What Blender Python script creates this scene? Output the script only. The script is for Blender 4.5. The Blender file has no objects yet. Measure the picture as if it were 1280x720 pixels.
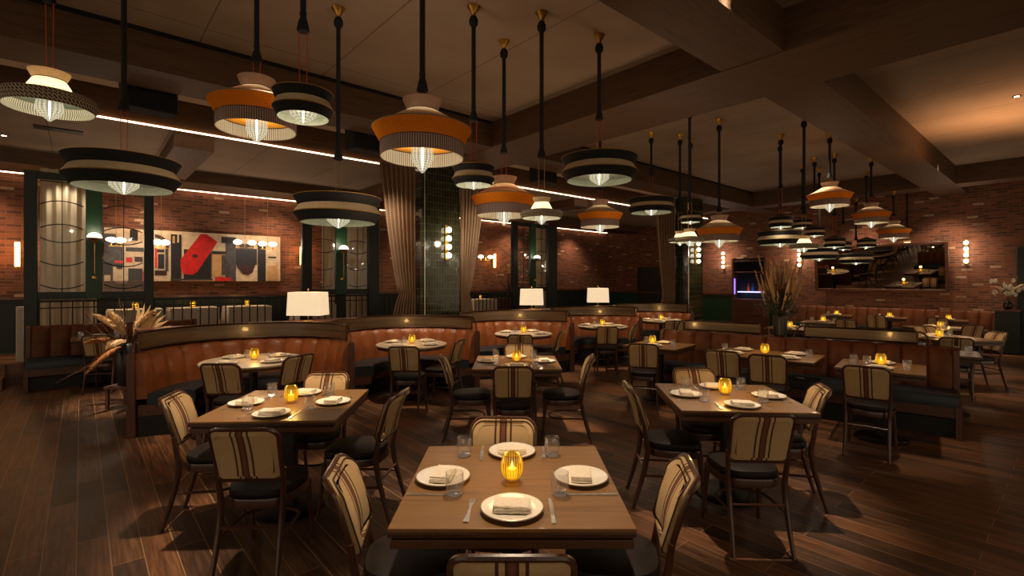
import bpy, math, random
from mathutils import Vector, Matrix
random.seed(7)
D = bpy.data
SC = bpy.context.scene
COL = SC.collection
PI = math.pi
def R(a): return math.radians(a)
CA, SA = math.cos(R(41)), math.sin(R(41))
def uv(u, v, z=0.0):
    """room axes: u runs along the timber beams towards the annex, v along the annex wall"""
    return Vector((-SA*u + CA*v, CA*u + SA*v, z))
ROOM = R(41)        # rotation that turns local +X into v, local +Y into u

# ------------------------------------------------------------------ materials
def lin(h):
    h = h.lstrip('#'); o = []
    for i in (0, 2, 4):
        c = int(h[i:i+2], 16)/255
        o.append(c/12.92 if c <= .04045 else ((c+.055)/1.055)**2.4)
    return (o[0], o[1], o[2], 1)
class NT:
    def __init__(s, name):
        s.m = D.materials.new(name); s.m.use_nodes = True
        s.t = s.m.node_tree; s.t.nodes.clear()
        s.out = s.n('ShaderNodeOutputMaterial')
    def n(s, typ, **kw):
        nd = s.t.nodes.new(typ)
        for k, v in kw.items():
            if k.startswith('i_'):
                key = k[2:].replace('_', ' ')
                nd.inputs[key].default_value = v
            else: setattr(nd, k, v)
        return nd
    def l(s, a, b): s.t.links.new(a, b)
    def surf(s, sock): s.l(sock, s.out.inputs['Surface'])
    def coord(s, scale=(1, 1, 1), rot=(0, 0, 0), loc=(0, 0, 0)):
        tc = s.n('ShaderNodeTexCoord'); mp = s.n('ShaderNodeMapping')
        mp.inputs['Scale'].default_value = scale; mp.inputs['Rotation'].default_value = rot; mp.inputs['Location'].default_value = loc
        s.l(tc.outputs['Object'], mp.inputs['Vector']); return mp.outputs['Vector']
    def ramp(s, fac, stops, interp='LINEAR'):
        r = s.n('ShaderNodeValToRGB'); e = r.color_ramp; e.interpolation = interp
        while len(e.elements) < len(stops): e.elements.new(.5)
        for el, (p, c) in zip(e.elements, stops): el.position = p; el.color = c
        s.l(fac, r.inputs['Fac']); return r.outputs['Color']
    def mix(s, fac, a, b, mode='MIX'):
        x = s.n('ShaderNodeMix', data_type='RGBA', blend_type=mode)
        for sock, val in ((x.inputs[0], fac), (x.inputs[6], a), (x.inputs[7], b)):
            if hasattr(val, 'links'): s.l(val, sock)
            else: sock.default_value = val
        return x.outputs[2]
    def math(s, op, a, b=None, c=None):
        x = s.n('ShaderNodeMath', operation=op)
        for i, val in enumerate((a, b, c)):
            if val is None: continue
            if hasattr(val, 'links'): s.l(val, x.inputs[i])
            else: x.inputs[i].default_value = val
        return x.outputs[0]
    def bsdf(s, col, rough=.5, metal=0, bump=None, bstr=.2, coat=0, spec=.5, emis=None, estr=0):
        b = s.n('ShaderNodeBsdfPrincipled')
        for key, val in (('Base Color', col), ('Roughness', rough), ('Metallic', metal), ('Coat Weight', coat), ('Specular IOR Level', spec)):
            if hasattr(val, 'links'): s.l(val, b.inputs[key])
            else: b.inputs[key].default_value = val
        if emis is not None:
            if hasattr(emis, 'links'): s.l(emis, b.inputs['Emission Color'])
            else: b.inputs['Emission Color'].default_value = emis
            b.inputs['Emission Strength'].default_value = estr
        if bump is not None:
            bp = s.n('ShaderNodeBump'); bp.inputs['Strength'].default_value = bstr; bp.inputs['Distance'].default_value = .01
            s.l(bump, bp.inputs['Height']); s.l(bp.outputs[0], b.inputs['Normal'])
        return b
def noisy(name, c1, c2, scale=20, rough=.5, metal=0, bstr=.1, stretch=(1, 1, 1), coat=0, detail=3, spec=.5):
    t = NT(name); v = t.coord(stretch)
    n = t.n('ShaderNodeTexNoise'); n.inputs['Scale'].default_value = scale; n.inputs['Detail'].default_value = detail
    t.l(v, n.inputs['Vector'])
    c = t.ramp(n.outputs['Fac'], [(.3, lin(c1)), (.7, lin(c2))])
    b = t.bsdf(c, rough, metal, n.outputs['Fac'] if bstr else None, bstr, coat, spec)
    t.surf(b.outputs[0]); return t.m
def glow(name, col, st, base='#ffffff'):
    t = NT(name); v = t.coord()
    n = t.n('ShaderNodeTexNoise'); n.inputs['Scale'].default_value = 6; t.l(v, n.inputs['Vector'])
    e = t.ramp(n.outputs['Fac'], [(.2, tuple(.93*x for x in lin(col)[:3])+(1,)), (.8, lin(col))])
    b = t.bsdf(lin(base), .4, emis=e, estr=st); t.surf(b.outputs[0]); return t.m
def thin_glass(name, tint, refl=.12, rough=.03, glowc=None, gst=0, opac=0.0):
    t = NT(name); v = t.coord((1, 1, .2))
    n = t.n('ShaderNodeTexNoise'); n.inputs['Scale'].default_value = 25; t.l(v, n.inputs['Vector'])
    lw = t.n('ShaderNodeLayerWeight'); lw.inputs['Blend'].default_value = .5; fr = t.n('ShaderNodeMath', operation='POWER'); t.l(lw.outputs['Facing'], fr.inputs[0]); fr.inputs[1].default_value = 4
    tr = t.n('ShaderNodeBsdfTransparent'); tr.inputs[0].default_value = tint
    gl = t.n('ShaderNodeBsdfGlossy'); gl.inputs['Roughness'].default_value = rough
    f = t.math('MULTIPLY_ADD', n.outputs['Fac'], .04, refl)
    f = t.math('ADD', f, t.math('MULTIPLY', fr.outputs[0], .8))
    mx = t.n('ShaderNodeMixShader'); t.l(f, mx.inputs[0]); t.l(tr.outputs[0], mx.inputs[1]); t.l(gl.outputs[0], mx.inputs[2])
    last = mx.outputs[0]
    if glowc:
        em = t.n('ShaderNodeEmission'); em.inputs[0].default_value = lin(glowc); em.inputs[1].default_value = gst
        m2 = t.n('ShaderNodeMixShader'); m2.inputs[0].default_value = opac
        t.l(last, m2.inputs[1]); t.l(em.outputs[0], m2.inputs[2]); last = m2.outputs[0]
    t.surf(last); return t.m

def mat_floor():
    t = NT('walnut plank floor'); v = t.coord((1, 1, 1), (0, 0, 0))
    br = t.n('ShaderNodeTexBrick'); br.offset = .37; br.offset_frequency = 2; br.squash = 1
    br.inputs['Scale'].default_value = 1; br.inputs['Brick Width'].default_value = 1.25; br.inputs['Row Height'].default_value = .155
    br.inputs['Mortar Size'].default_value = .003; br.inputs['Mortar Smooth'].default_value = .1
    br.inputs['Color1'].default_value = (0, 0, 0, 1); br.inputs['Color2'].default_value = (1, 1, 1, 1); br.inputs['Mortar'].default_value = (.5, .5, .5, 1)
    t.l(v, br.inputs['Vector'])
    # grain streaks stretched along the plank
    g = t.coord((1.6, 26, 1)); n = t.n('ShaderNodeTexNoise'); n.inputs['Scale'].default_value = 1.6; n.inputs['Detail'].default_value = 6; n.inputs['Roughness'].default_value = .65
    n.inputs['Distortion'].default_value = .6; t.l(g, n.inputs['Vector'])
    g2 = t.coord((.8, 2.2, 1)); n2 = t.n('ShaderNodeTexNoise'); n2.inputs['Scale'].default_value = 2; n2.inputs['Detail'].default_value = 3; t.l(g2, n2.inputs['Vector'])
    grain = t.ramp(n.outputs['Fac'], [(.25, lin('#35271d')), (.5, lin('#6c4d37')), (.75, lin('#96735a'))])
    tone = t.ramp(br.outputs['Color'], [(0, (.42, .40, .42, 1)), (.45, (.85, .80, .74, 1)), (1, (1.45, 1.15, .88, 1))])
    c = t.mix(1, grain, tone, 'MULTIPLY')
    blot = t.ramp(n2.outputs['Fac'], [(.3, (.55, .55, .58, 1)), (.6, (1, 1, 1, 1))])
    c = t.mix(.8, c, blot, 'MULTIPLY')
    c = t.mix(t.math('MULTIPLY', br.outputs['Fac'], .8), c, lin('#a88460'))
    rg = t.math('MULTIPLY_ADD', n.outputs['Fac'], .25, .3)
    b = t.bsdf(c, rg, 0, n.outputs['Fac'], .12, 0, .4); t.surf(b.outputs[0]); return t.m
def mat_brick(name, c1, c2, c3, mort):
    t = NT(name)
    tc = t.n('ShaderNodeTexCoord'); sx = t.n('ShaderNodeSeparateXYZ'); t.l(tc.outputs['Object'], sx.inputs[0])
    cb = t.n('ShaderNodeCombineXYZ'); t.l(sx.outputs['X'], cb.inputs['X']); t.l(sx.outputs['Z'], cb.inputs['Y'])
    nz = t.n('ShaderNodeTexNoise'); nz.inputs['Scale'].default_value = 9; nz.inputs['Detail'].default_value = 3; t.l(tc.outputs['Object'], nz.inputs['Vector'])
    wob = t.n('ShaderNodeVectorMath', operation='MULTIPLY_ADD'); t.l(nz.outputs['Color'], wob.inputs[0]); wob.inputs[1].default_value = (.014, .01, 0); t.l(cb.outputs[0], wob.inputs[2])
    def brick(a, b, m):
        br = t.n('ShaderNodeTexBrick'); br.offset = .5
        br.inputs['Scale'].default_value = 1; br.inputs['Brick Width'].default_value = .205; br.inputs['Row Height'].default_value = .061
        br.inputs['Mortar Size'].default_value = .008; br.inputs['Mortar Smooth'].default_value = .3; br.inputs['Bias'].default_value = 0
        br.inputs['Color1'].default_value = a; br.inputs['Color2'].default_value = b; br.inputs['Mortar'].default_value = m
        t.l(wob.outputs[0], br.inputs['Vector']); return br
    k = brick((0, 0, 0, 1), (1, 1, 1, 1), (.5, .5, .5, 1))
    c = t.ramp(k.outputs['Color'], [(0, lin(c2)), (.4, lin(c1)), (.7, tuple(1.15*x for x in lin(c1)[:3])+(1,)), (.88, lin(c2)), (.962, lin(c2)), (.968, lin(c3)), (1, lin(c3))])
    c = t.mix(.55, c, t.ramp(nz.outputs['Fac'], [(.3, (.45, .42, .4, 1)), (.65, (1.1, 1.05, 1, 1))]), 'MULTIPLY')
    c = t.mix(k.outputs['Fac'], c, lin(mort))
    hgt = t.math('ADD', t.math('MULTIPLY', k.outputs['Fac'], -1), t.math('MULTIPLY', nz.outputs['Fac'], .6))
    b = t.bsdf(c, .85, 0, hgt, .7); t.surf(b.outputs[0]); return t.m
def mat_tile():
    t = NT('dark green glazed tile')
    tc = t.n('ShaderNodeTexCoord'); sx = t.n('ShaderNodeSeparateXYZ'); t.l(tc.outputs['Object'], sx.inputs[0])
    s = t.math('ADD', sx.outputs['X'], sx.outputs['Y'])
    cb = t.n('ShaderNodeCombineXYZ'); t.l(s, cb.inputs['X']); t.l(sx.outputs['Z'], cb.inputs['Y'])
    br = t.n('ShaderNodeTexBrick'); br.offset = 0
    br.inputs['Scale'].default_value = 1; br.inputs['Brick Width'].default_value = .055; br.inputs['Row Height'].default_value = .125
    br.inputs['Mortar Size'].default_value = .0022
    br.inputs['Color1'].default_value = lin('#191c10'); br.inputs['Color2'].default_value = lin('#2a2c18'); br.inputs['Mortar'].default_value = lin('#5f5a42')
    t.l(cb.outputs[0], br.inputs['Vector'])
    n = t.n('ShaderNodeTexNoise'); n.inputs['Scale'].default_value = 9; t.l(tc.outputs['Object'], n.inputs['Vector'])
    b = t.bsdf(br.outputs['Color'], .12, 0, t.math('SUBTRACT', n.outputs['Fac'], br.outputs['Fac']), .25); t.surf(b.outputs[0]); return t.m
def mat_stripe():
    t = NT('striped woven upholstery')
    tc = t.n('ShaderNodeTexCoord'); sx = t.n('ShaderNodeSeparateXYZ'); t.l(tc.outputs['Object'], sx.inputs[0])
    ax = t.math('ABSOLUTE', sx.outputs['X'])
    wv = t.n('ShaderNodeTexNoise'); wv.inputs['Scale'].default_value = 1; wv.inputs['Detail'].default_value = 2
    mp = t.n('ShaderNodeMapping'); mp.inputs['Scale'].default_value = (420, 420, 60); t.l(tc.outputs['Object'], mp.inputs[0]); t.l(mp.outputs[0], wv.inputs['Vector'])
    sc = t.math('MULTIPLY', ax, 4.0)     # 0..0.8
    cream, br, rd = lin('#ba9c70'), lin('#4a2818'), lin('#70402c')
    c = t.ramp(sc, [(0, rd), (.04, br), (.08, cream), (.15, br), (.195, cream)], 'CONSTANT')
    c = t.mix(.35, c, t.ramp(wv.outputs['Fac'], [(.35, (.55, .55, .55, 1)), (.65, (1, 1, 1, 1))]), 'MULTIPLY')
    b = t.bsdf(c, .9, 0, wv.outputs['Fac'], .15); t.surf(b.outputs[0]); return t.m
def wood(name, c1, c2, ax=0, rough=.4, sc=1.0, coat=0):
    st = [(14, 14, 14)]*3
    st = [(1.2, 18, 18), (18, 1.2, 18), (18, 18, 1.2)][ax]
    t = NT(name); v = t.coord(tuple(x*sc for x in st))
    n = t.n('ShaderNodeTexNoise'); n.inputs['Scale'].default_value = 1.5; n.inputs['Detail'].default_value = 5; n.inputs['Distortion'].default_value = .8; t.l(v, n.inputs['Vector'])
    c = t.ramp(n.outputs['Fac'], [(.28, lin(c1)), (.5, lin(c2)), (.75, lin(c1))])
    b = t.bsdf(c, rough, 0, n.outputs['Fac'], .05, coat); t.surf(b.outputs[0]); return t.m
def mat_fringe(name, c1, c2):
    t = NT(name); tc = t.n('ShaderNodeTexCoord'); sx = t.n('ShaderNodeSeparateXYZ'); t.l(tc.outputs['Object'], sx.inputs[0])
    a = t.math('ARCTAN2', sx.outputs['Y'], sx.outputs['X'])
    s = t.math('SINE', t.math('MULTIPLY', a, 110))
    c = t.ramp(t.math('MULTIPLY_ADD', s, .5, .5), [(.25, lin(c1)), (.6, lin(c2))])
    d = t.n('ShaderNodeBsdfDiffuse'); t.l(c, d.inputs[0]); tr = t.n('ShaderNodeBsdfTranslucent'); t.l(c, tr.inputs[0])
    m = t.n('ShaderNodeMixShader'); m.inputs[0].default_value = .3; t.l(d.outputs[0], m.inputs[1]); t.l(tr.outputs[0], m.inputs[2])
    t.surf(m.outputs[0]); return t.m
def mat_cloth(name, c1, c2, trans=.3, sc=60):
    t = NT(name); v = t.coord(); n = t.n('ShaderNodeTexNoise'); n.inputs['Scale'].default_value = sc; t.l(v, n.inputs['Vector'])
    c = t.ramp(n.outputs['Fac'], [(.3, lin(c1)), (.7, lin(c2))])
    d = t.n('ShaderNodeBsdfDiffuse'); t.l(c, d.inputs[0]); tr = t.n('ShaderNodeBsdfTranslucent'); t.l(c, tr.inputs[0])
    m = t.n('ShaderNodeMixShader'); m.inputs[0].default_value = trans; t.l(d.outputs[0], m.inputs[1]); t.l(tr.outputs[0], m.inputs[2])
    t.surf(m.outputs[0]); return t.m
def mat_weave():
    t = NT('woven black and cream brim'); tc = t.n('ShaderNodeTexCoord'); sx = t.n('ShaderNodeSeparateXYZ'); t.l(tc.outputs['Object'], sx.inputs[0])
    a = t.math('MULTIPLY', t.math('ARCTAN2', sx.outputs['Y'], sx.outputs['X']), 1.75)
    cb = t.n('ShaderNodeCombineXYZ'); t.l(a, cb.inputs['X']); t.l(t.math('MULTIPLY', sx.outputs['Z'], 6.5), cb.inputs['Y'])
    mp = t.n('ShaderNodeMapping'); mp.inputs['Rotation'].default_value = (0, 0, R(45)); t.l(cb.outputs[0], mp.inputs[0])
    br = t.n('ShaderNodeTexBrick'); br.inputs['Scale'].default_value = 2.2; br.inputs['Mortar Size'].default_value = .06
    br.inputs['Color1'].default_value = lin('#15110e'); br.inputs['Color2'].default_value = lin('#2c241d'); br.inputs['Mortar'].default_value = lin('#a8997c')
    t.l(mp.outputs[0], br.inputs['Vector'])
    b = t.bsdf(br.outputs['Color'], .8); t.surf(b.outputs[0]); return t.m

def mat_amber():
    t = NT('amber fluted glass'); tc = t.n('ShaderNodeTexCoord'); sx = t.n('ShaderNodeSeparateXYZ'); t.l(tc.outputs['Object'], sx.inputs[0])
    s = t.math('MULTIPLY_ADD', t.math('COSINE', t.math('MULTIPLY', t.math('ARCTAN2', sx.outputs['Y'], sx.outputs['X']), 24)), .5, .5)
    zf = t.math('MULTIPLY', sx.outputs['Z'], 8)
    z = t.ramp(zf, [(.15, (.5, .5, .5, 1)), (.45, (1, 1, 1, 1)), (.98, (.28, .28, .28, 1))])
    c = t.ramp(s, [(.15, lin('#8a5200')), (.75, lin('#ffb818'))]); c = t.mix(1, c, z, 'MULTIPLY')
    em = t.n('ShaderNodeEmission'); t.l(c, em.inputs[0]); em.inputs[1].default_value = .95
    tr = t.n('ShaderNodeBsdfTransparent'); tr.inputs[0].default_value = (1, .62, .15, 1)
    m = t.n('ShaderNodeMixShader'); m.inputs[0].default_value = .72; t.l(tr.outputs[0], m.inputs[1]); t.l(em.outputs[0], m.inputs[2])
    gl = t.n('ShaderNodeBsdfGlossy'); gl.inputs['Roughness'].default_value = .1
    m2 = t.n('ShaderNodeMixShader'); m2.inputs[0].default_value = .1; t.l(m.outputs[0], m2.inputs[1]); t.l(gl.outputs[0], m2.inputs[2]); t.surf(m2.outputs[0]); return t.m
def mat_smoke():
    t = NT('smoked glass with painted reflections'); v = t.coord((.5, .5, 14)); n = t.n('ShaderNodeTexNoise'); n.inputs['Scale'].default_value = 1.2; n.inputs['Detail'].default_value = 3; t.l(v, n.inputs['Vector'])
    c = t.ramp(n.outputs['Fac'], [(.25, lin('#5a4633')), (.75, lin('#8c7459'))])  # pale streaks paint the ceiling's reflection into the glass colour
    b = t.bsdf(c, .22, 0, None, coat=.3); tr = t.n('ShaderNodeBsdfTransparent'); tr.inputs[0].default_value = (.6, .52, .42, 1)
    m = t.n('ShaderNodeMixShader'); m.inputs[0].default_value = .72; t.l(tr.outputs[0], m.inputs[1]); t.l(b.outputs[0], m.inputs[2]); t.surf(m.outputs[0]); return t.m
def mat_bulb():
    t = NT('ribbed lamp glass'); tc = t.n('ShaderNodeTexCoord'); sx = t.n('ShaderNodeSeparateXYZ'); t.l(tc.outputs['Object'], sx.inputs[0])
    s = t.math('MULTIPLY_ADD', t.math('COSINE', t.math('MULTIPLY', t.math('ARCTAN2', sx.outputs['Y'], sx.outputs['X']), 16)), .5, .5)
    zr = t.math('MULTIPLY_ADD', t.math('SINE', t.math('MULTIPLY', sx.outputs['Z'], 420)), .5, .5)
    c = t.ramp(t.math('MULTIPLY_ADD', s, .6, t.math('MULTIPLY', zr, .4)), [(.1, lin('#8c8468')), (.9, lin('#fff2cc'))])
    em = t.n('ShaderNodeEmission'); t.l(c, em.inputs[0]); em.inputs[1].default_value = .62
    tr = t.n('ShaderNodeBsdfTransparent'); m = t.n('ShaderNodeMixShader'); m.inputs[0].default_value = .55
    t.l(tr.outputs[0], m.inputs[1]); t.l(em.outputs[0], m.inputs[2]); t.surf(m.outputs[0]); return t.m
def mat_ceiling():
    t = NT('seamed plaster ceiling'); tc = t.n('ShaderNodeTexCoord'); sx = t.n('ShaderNodeSeparateXYZ'); t.l(tc.outputs['Object'], sx.inputs[0])
    n = t.n('ShaderNodeTexNoise'); n.inputs['Scale'].default_value = 1.2; n.inputs['Detail'].default_value = 4; t.l(tc.outputs['Object'], n.inputs['Vector'])
    c = t.ramp(n.outputs['Fac'], [(.3, lin('#8c7866')), (.7, lin('#9c8976'))])
    fx = t.math('FRACT', t.math('MULTIPLY', t.math('ADD', sx.outputs['X'], 28.75), 1/1.3)); fy = t.math('FRACT', t.math('MULTIPLY', t.math('ADD', sx.outputs['Y'], 30), 1/3.9))
    ln = t.math('MAXIMUM', t.math('LESS_THAN', fx, .009), t.math('LESS_THAN', fy, .003))
    c = t.mix(t.math('MULTIPLY', ln, .65), c, lin('#2c2018'))
    b = t.bsdf(c, .9, 0, n.outputs['Fac'], .03); t.surf(b.outputs[0]); return t.m

M = dict(
 floor=mat_floor(),
 ceil=mat_ceiling(),
 beam=wood('dark timber beam', '#3a2514', '#573b20', 0, .6),
 beam2=wood('timber beam across', '#3a2514', '#573b20', 1, .6),
 brick=mat_brick('old red brick', '#7c4830', '#583324', '#ae9076', '#705844'),
 tile=mat_tile(),
 green=noisy('dark green painted timber', '#083018', '#0a3c1e', 5, .4, bstr=.02),
 deepgreen=noisy('near black green paint', '#07130f', '#0a1914', 5, .45, bstr=.02),
 black=noisy('blackened metal', '#0c0a09', '#171310', 30, .45, .3, .03),
 rope=noisy('black braided rope', '#08080b', '#16161c', 120, .85, 0, .6, (1, 1, .4)),
 brass=noisy('aged brass', '#a8782c', '#c79a48', 30, .3, 1, .02),
 copper=noisy('bronze tube', '#3a2418', '#5a3a26', 40, .3, .7, .02),
 chrome=noisy('polished steel', '#d0ccc6', '#e2deda', 40, .28, 1, .01),
 walnut=wood('walnut chair frame', '#2e190e', '#4a2814', 2, .32, coat=.3),
 walnutx=wood('walnut panel', '#3a1d10', '#57301a', 0, .35, coat=.2),
 booth=wood('booth timber', '#3d2012', '#5c331c', 2, .4),
 table=wood('oiled oak table top', '#6a4a28', '#7f5c34', 0, .38, .8, coat=.06),
 tabledge=wood('oak table edge', '#3a2212', '#52331c', 0, .4),
 marble=noisy('pale stone table top', '#a8977f', '#c3b49c', 6, .3, bstr=.0),
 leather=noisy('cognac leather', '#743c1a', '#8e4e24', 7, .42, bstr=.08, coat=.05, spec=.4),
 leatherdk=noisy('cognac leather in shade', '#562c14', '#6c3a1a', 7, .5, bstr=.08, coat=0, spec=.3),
 seat=noisy('black brown seat leather', '#150e0b', '#201510', 14, .55, bstr=.05, spec=.25),
 teal=noisy('dark teal seat leather', '#101a1e', '#17252a', 10, .4, bstr=.05),
 stripe=mat_stripe(),
 piping=noisy('brown piping', '#3a2114', '#4c2c1a', 50, .6, bstr=.1),
 plate=noisy('glazed white china', '#ddd5c8', '#e8e0d4', 8, .22, bstr=0),
 rim=noisy('grey glazed rim line', '#6a5a4c', '#84705e', 8, .3, bstr=0),
 napkin=noisy('folded linen', '#d3c6b2', '#e2d7c6', 80, .9, bstr=.3),
 linen=noisy('white table linen', '#bdb09c', '#cfc3b0', 40, .9, bstr=.2),
 glass=thin_glass('clear tumbler glass with added glow', (.975, .975, .97, 1), .10, .03, '#fff0dc', .3, .010),  # slight emission mixed in to lighten the glass, not a light source
 glassbase=thin_glass('faceted glass base with added glow', (.97, .96, .94, 1), .16, .12, '#fff0dc', .4, .06),  # emission mixed in so the base does not look dark
 pane=thin_glass('window pane', (.95, .95, .94, 1), .01),
 smoke=mat_smoke(),
 amber=mat_amber(),
 amberbase=thin_glass('clear amber foot', (.95, .8, .5, 1), .2, .08),
 wax=glow('candle wax', '#ffd060', 1.6, '#fff0c0'),
 flame=glow('candle flame', '#ffd880', 30),
 bulb=mat_bulb(),
 filament=glow('lit lamp core', '#fff0d0', 9),
 globe=glow('opal globe', '#ffecd2', 5),
 led=glow('warm led strip', '#ffcfa4', 5),
 tube=glow('glowing tube', '#ffb060', 9),
 cream=mat_cloth('cream shade cloth', '#dcc29c', '#e8d0aa', .4),
 creamlit=mat_cloth('thin cream shade cloth', '#f0d8b0', '#f4dfba', .6),
 blush=mat_cloth('blush collar cloth', '#a98c7a', '#b89a86', .15),
 orange=mat_cloth('saffron shade cloth', '#c8711a', '#d47c20', .12),
 amberdisc=noisy('saffron inner lining', '#e89a20', '#f0a428', 20, .8, bstr=0),
 blackcloth=noisy('black shade cloth', '#0b0a0a', '#12100f', 60, .95, bstr=.1),
 offwhite=noisy('white shade lining', '#8c8f7e', '#9a9c8a', 30, .8, bstr=0),
 greyg=noisy('sage shade cloth', '#5c6455', '#697262', 40, .8, bstr=.05),
 fringe=mat_fringe('mauve pleated fringe', '#5e4a46', '#a48d86'),
 fringew=mat_fringe('pale pleated fringe', '#7d7a66', '#d7d4c0'),
 weave=mat_weave(),
 cord=noisy('red orange cord', '#a83416', '#c04420', 60, .7, bstr=.1),
 goldcord=noisy('mustard cord', '#8a6420', '#a27a2c', 60, .7, bstr=.1),
 curtain=mat_cloth('taupe velvet drape', '#8f745c', '#9c826a', .1, 3),
 sheer=mat_cloth('pale striped drape', '#bfb29c', '#cbbfa9', .3, 3),
 lampshade=glow('lit linen lampshade', '#ffe0b4', .52, '#c8b89c'),
 speaker=noisy('black speaker cloth', '#060606', '#0e0d0c', 120, .9, bstr=.3),
 pampas=noisy('dry pampas fluff', '#c9a67c', '#e0c49c', 30, .95, bstr=.2),
 pampas2=noisy('brown seed head', '#9a6238', '#b87e4c', 30, .95, bstr=.2),
 palm=noisy('dried palm blade', '#c29c66', '#dcbb86', 30, .9, bstr=.1),
 stem=noisy('dry brown stem', '#3c2416', '#5a3a22', 30, .9, bstr=.1),
 leaf=noisy('dark green leaf', '#182412', '#2a3a1c', 20, .6, bstr=.1),
 red=noisy('red petal', '#8c1c10', '#b02a18', 20, .7, bstr=.1),
 white=noisy('ivory petal', '#d8cab2', '#e8dcc6', 20, .8, bstr=.1),
 vase=noisy('charcoal vase', '#0c0908', '#15100e', 20, .35, bstr=.03),
 mirror=noisy('dark mirror glass', '#b0a698', '#b4aa9c', 3, .01, 1, 0),
 a_cream=noisy('canvas cream paint', '#bfa588', '#d8c3a4', 10, .8),
 a_black=noisy('canvas black paint', '#0b0c10', '#1c1a20', 10, .6),
 a_red=noisy('canvas red paint', '#b0100e', '#d81c18', 10, .6),
 a_grey=noisy('canvas grey paint', '#2e2a2e', '#4a4446', 14, .7),
 a_plum=noisy('canvas plum paint', '#2a1216', '#3c181c', 10, .7),
 a_tan=noisy('canvas tan paint', '#b48a58', '#c89e6c', 10, .8),
 purple=glow('violet bar light', '#6a48ff', 2.2),
 coolwhite=glow('cool shelf light', '#b0b4ff', 1.6),
 bottle1=noisy('orange bottle', '#b04a18', '#c85c20', 10, .2, bstr=0),
 bottle2=noisy('blue bottle', '#1c4c8c', '#2a5ca0', 10, .2, bstr=0),
 step=wood('stair tread', '#5c3a24', '#7a5030', 0, .4),
 spot=glow('downlight lens', '#ffe0c0', 14),
)
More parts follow.
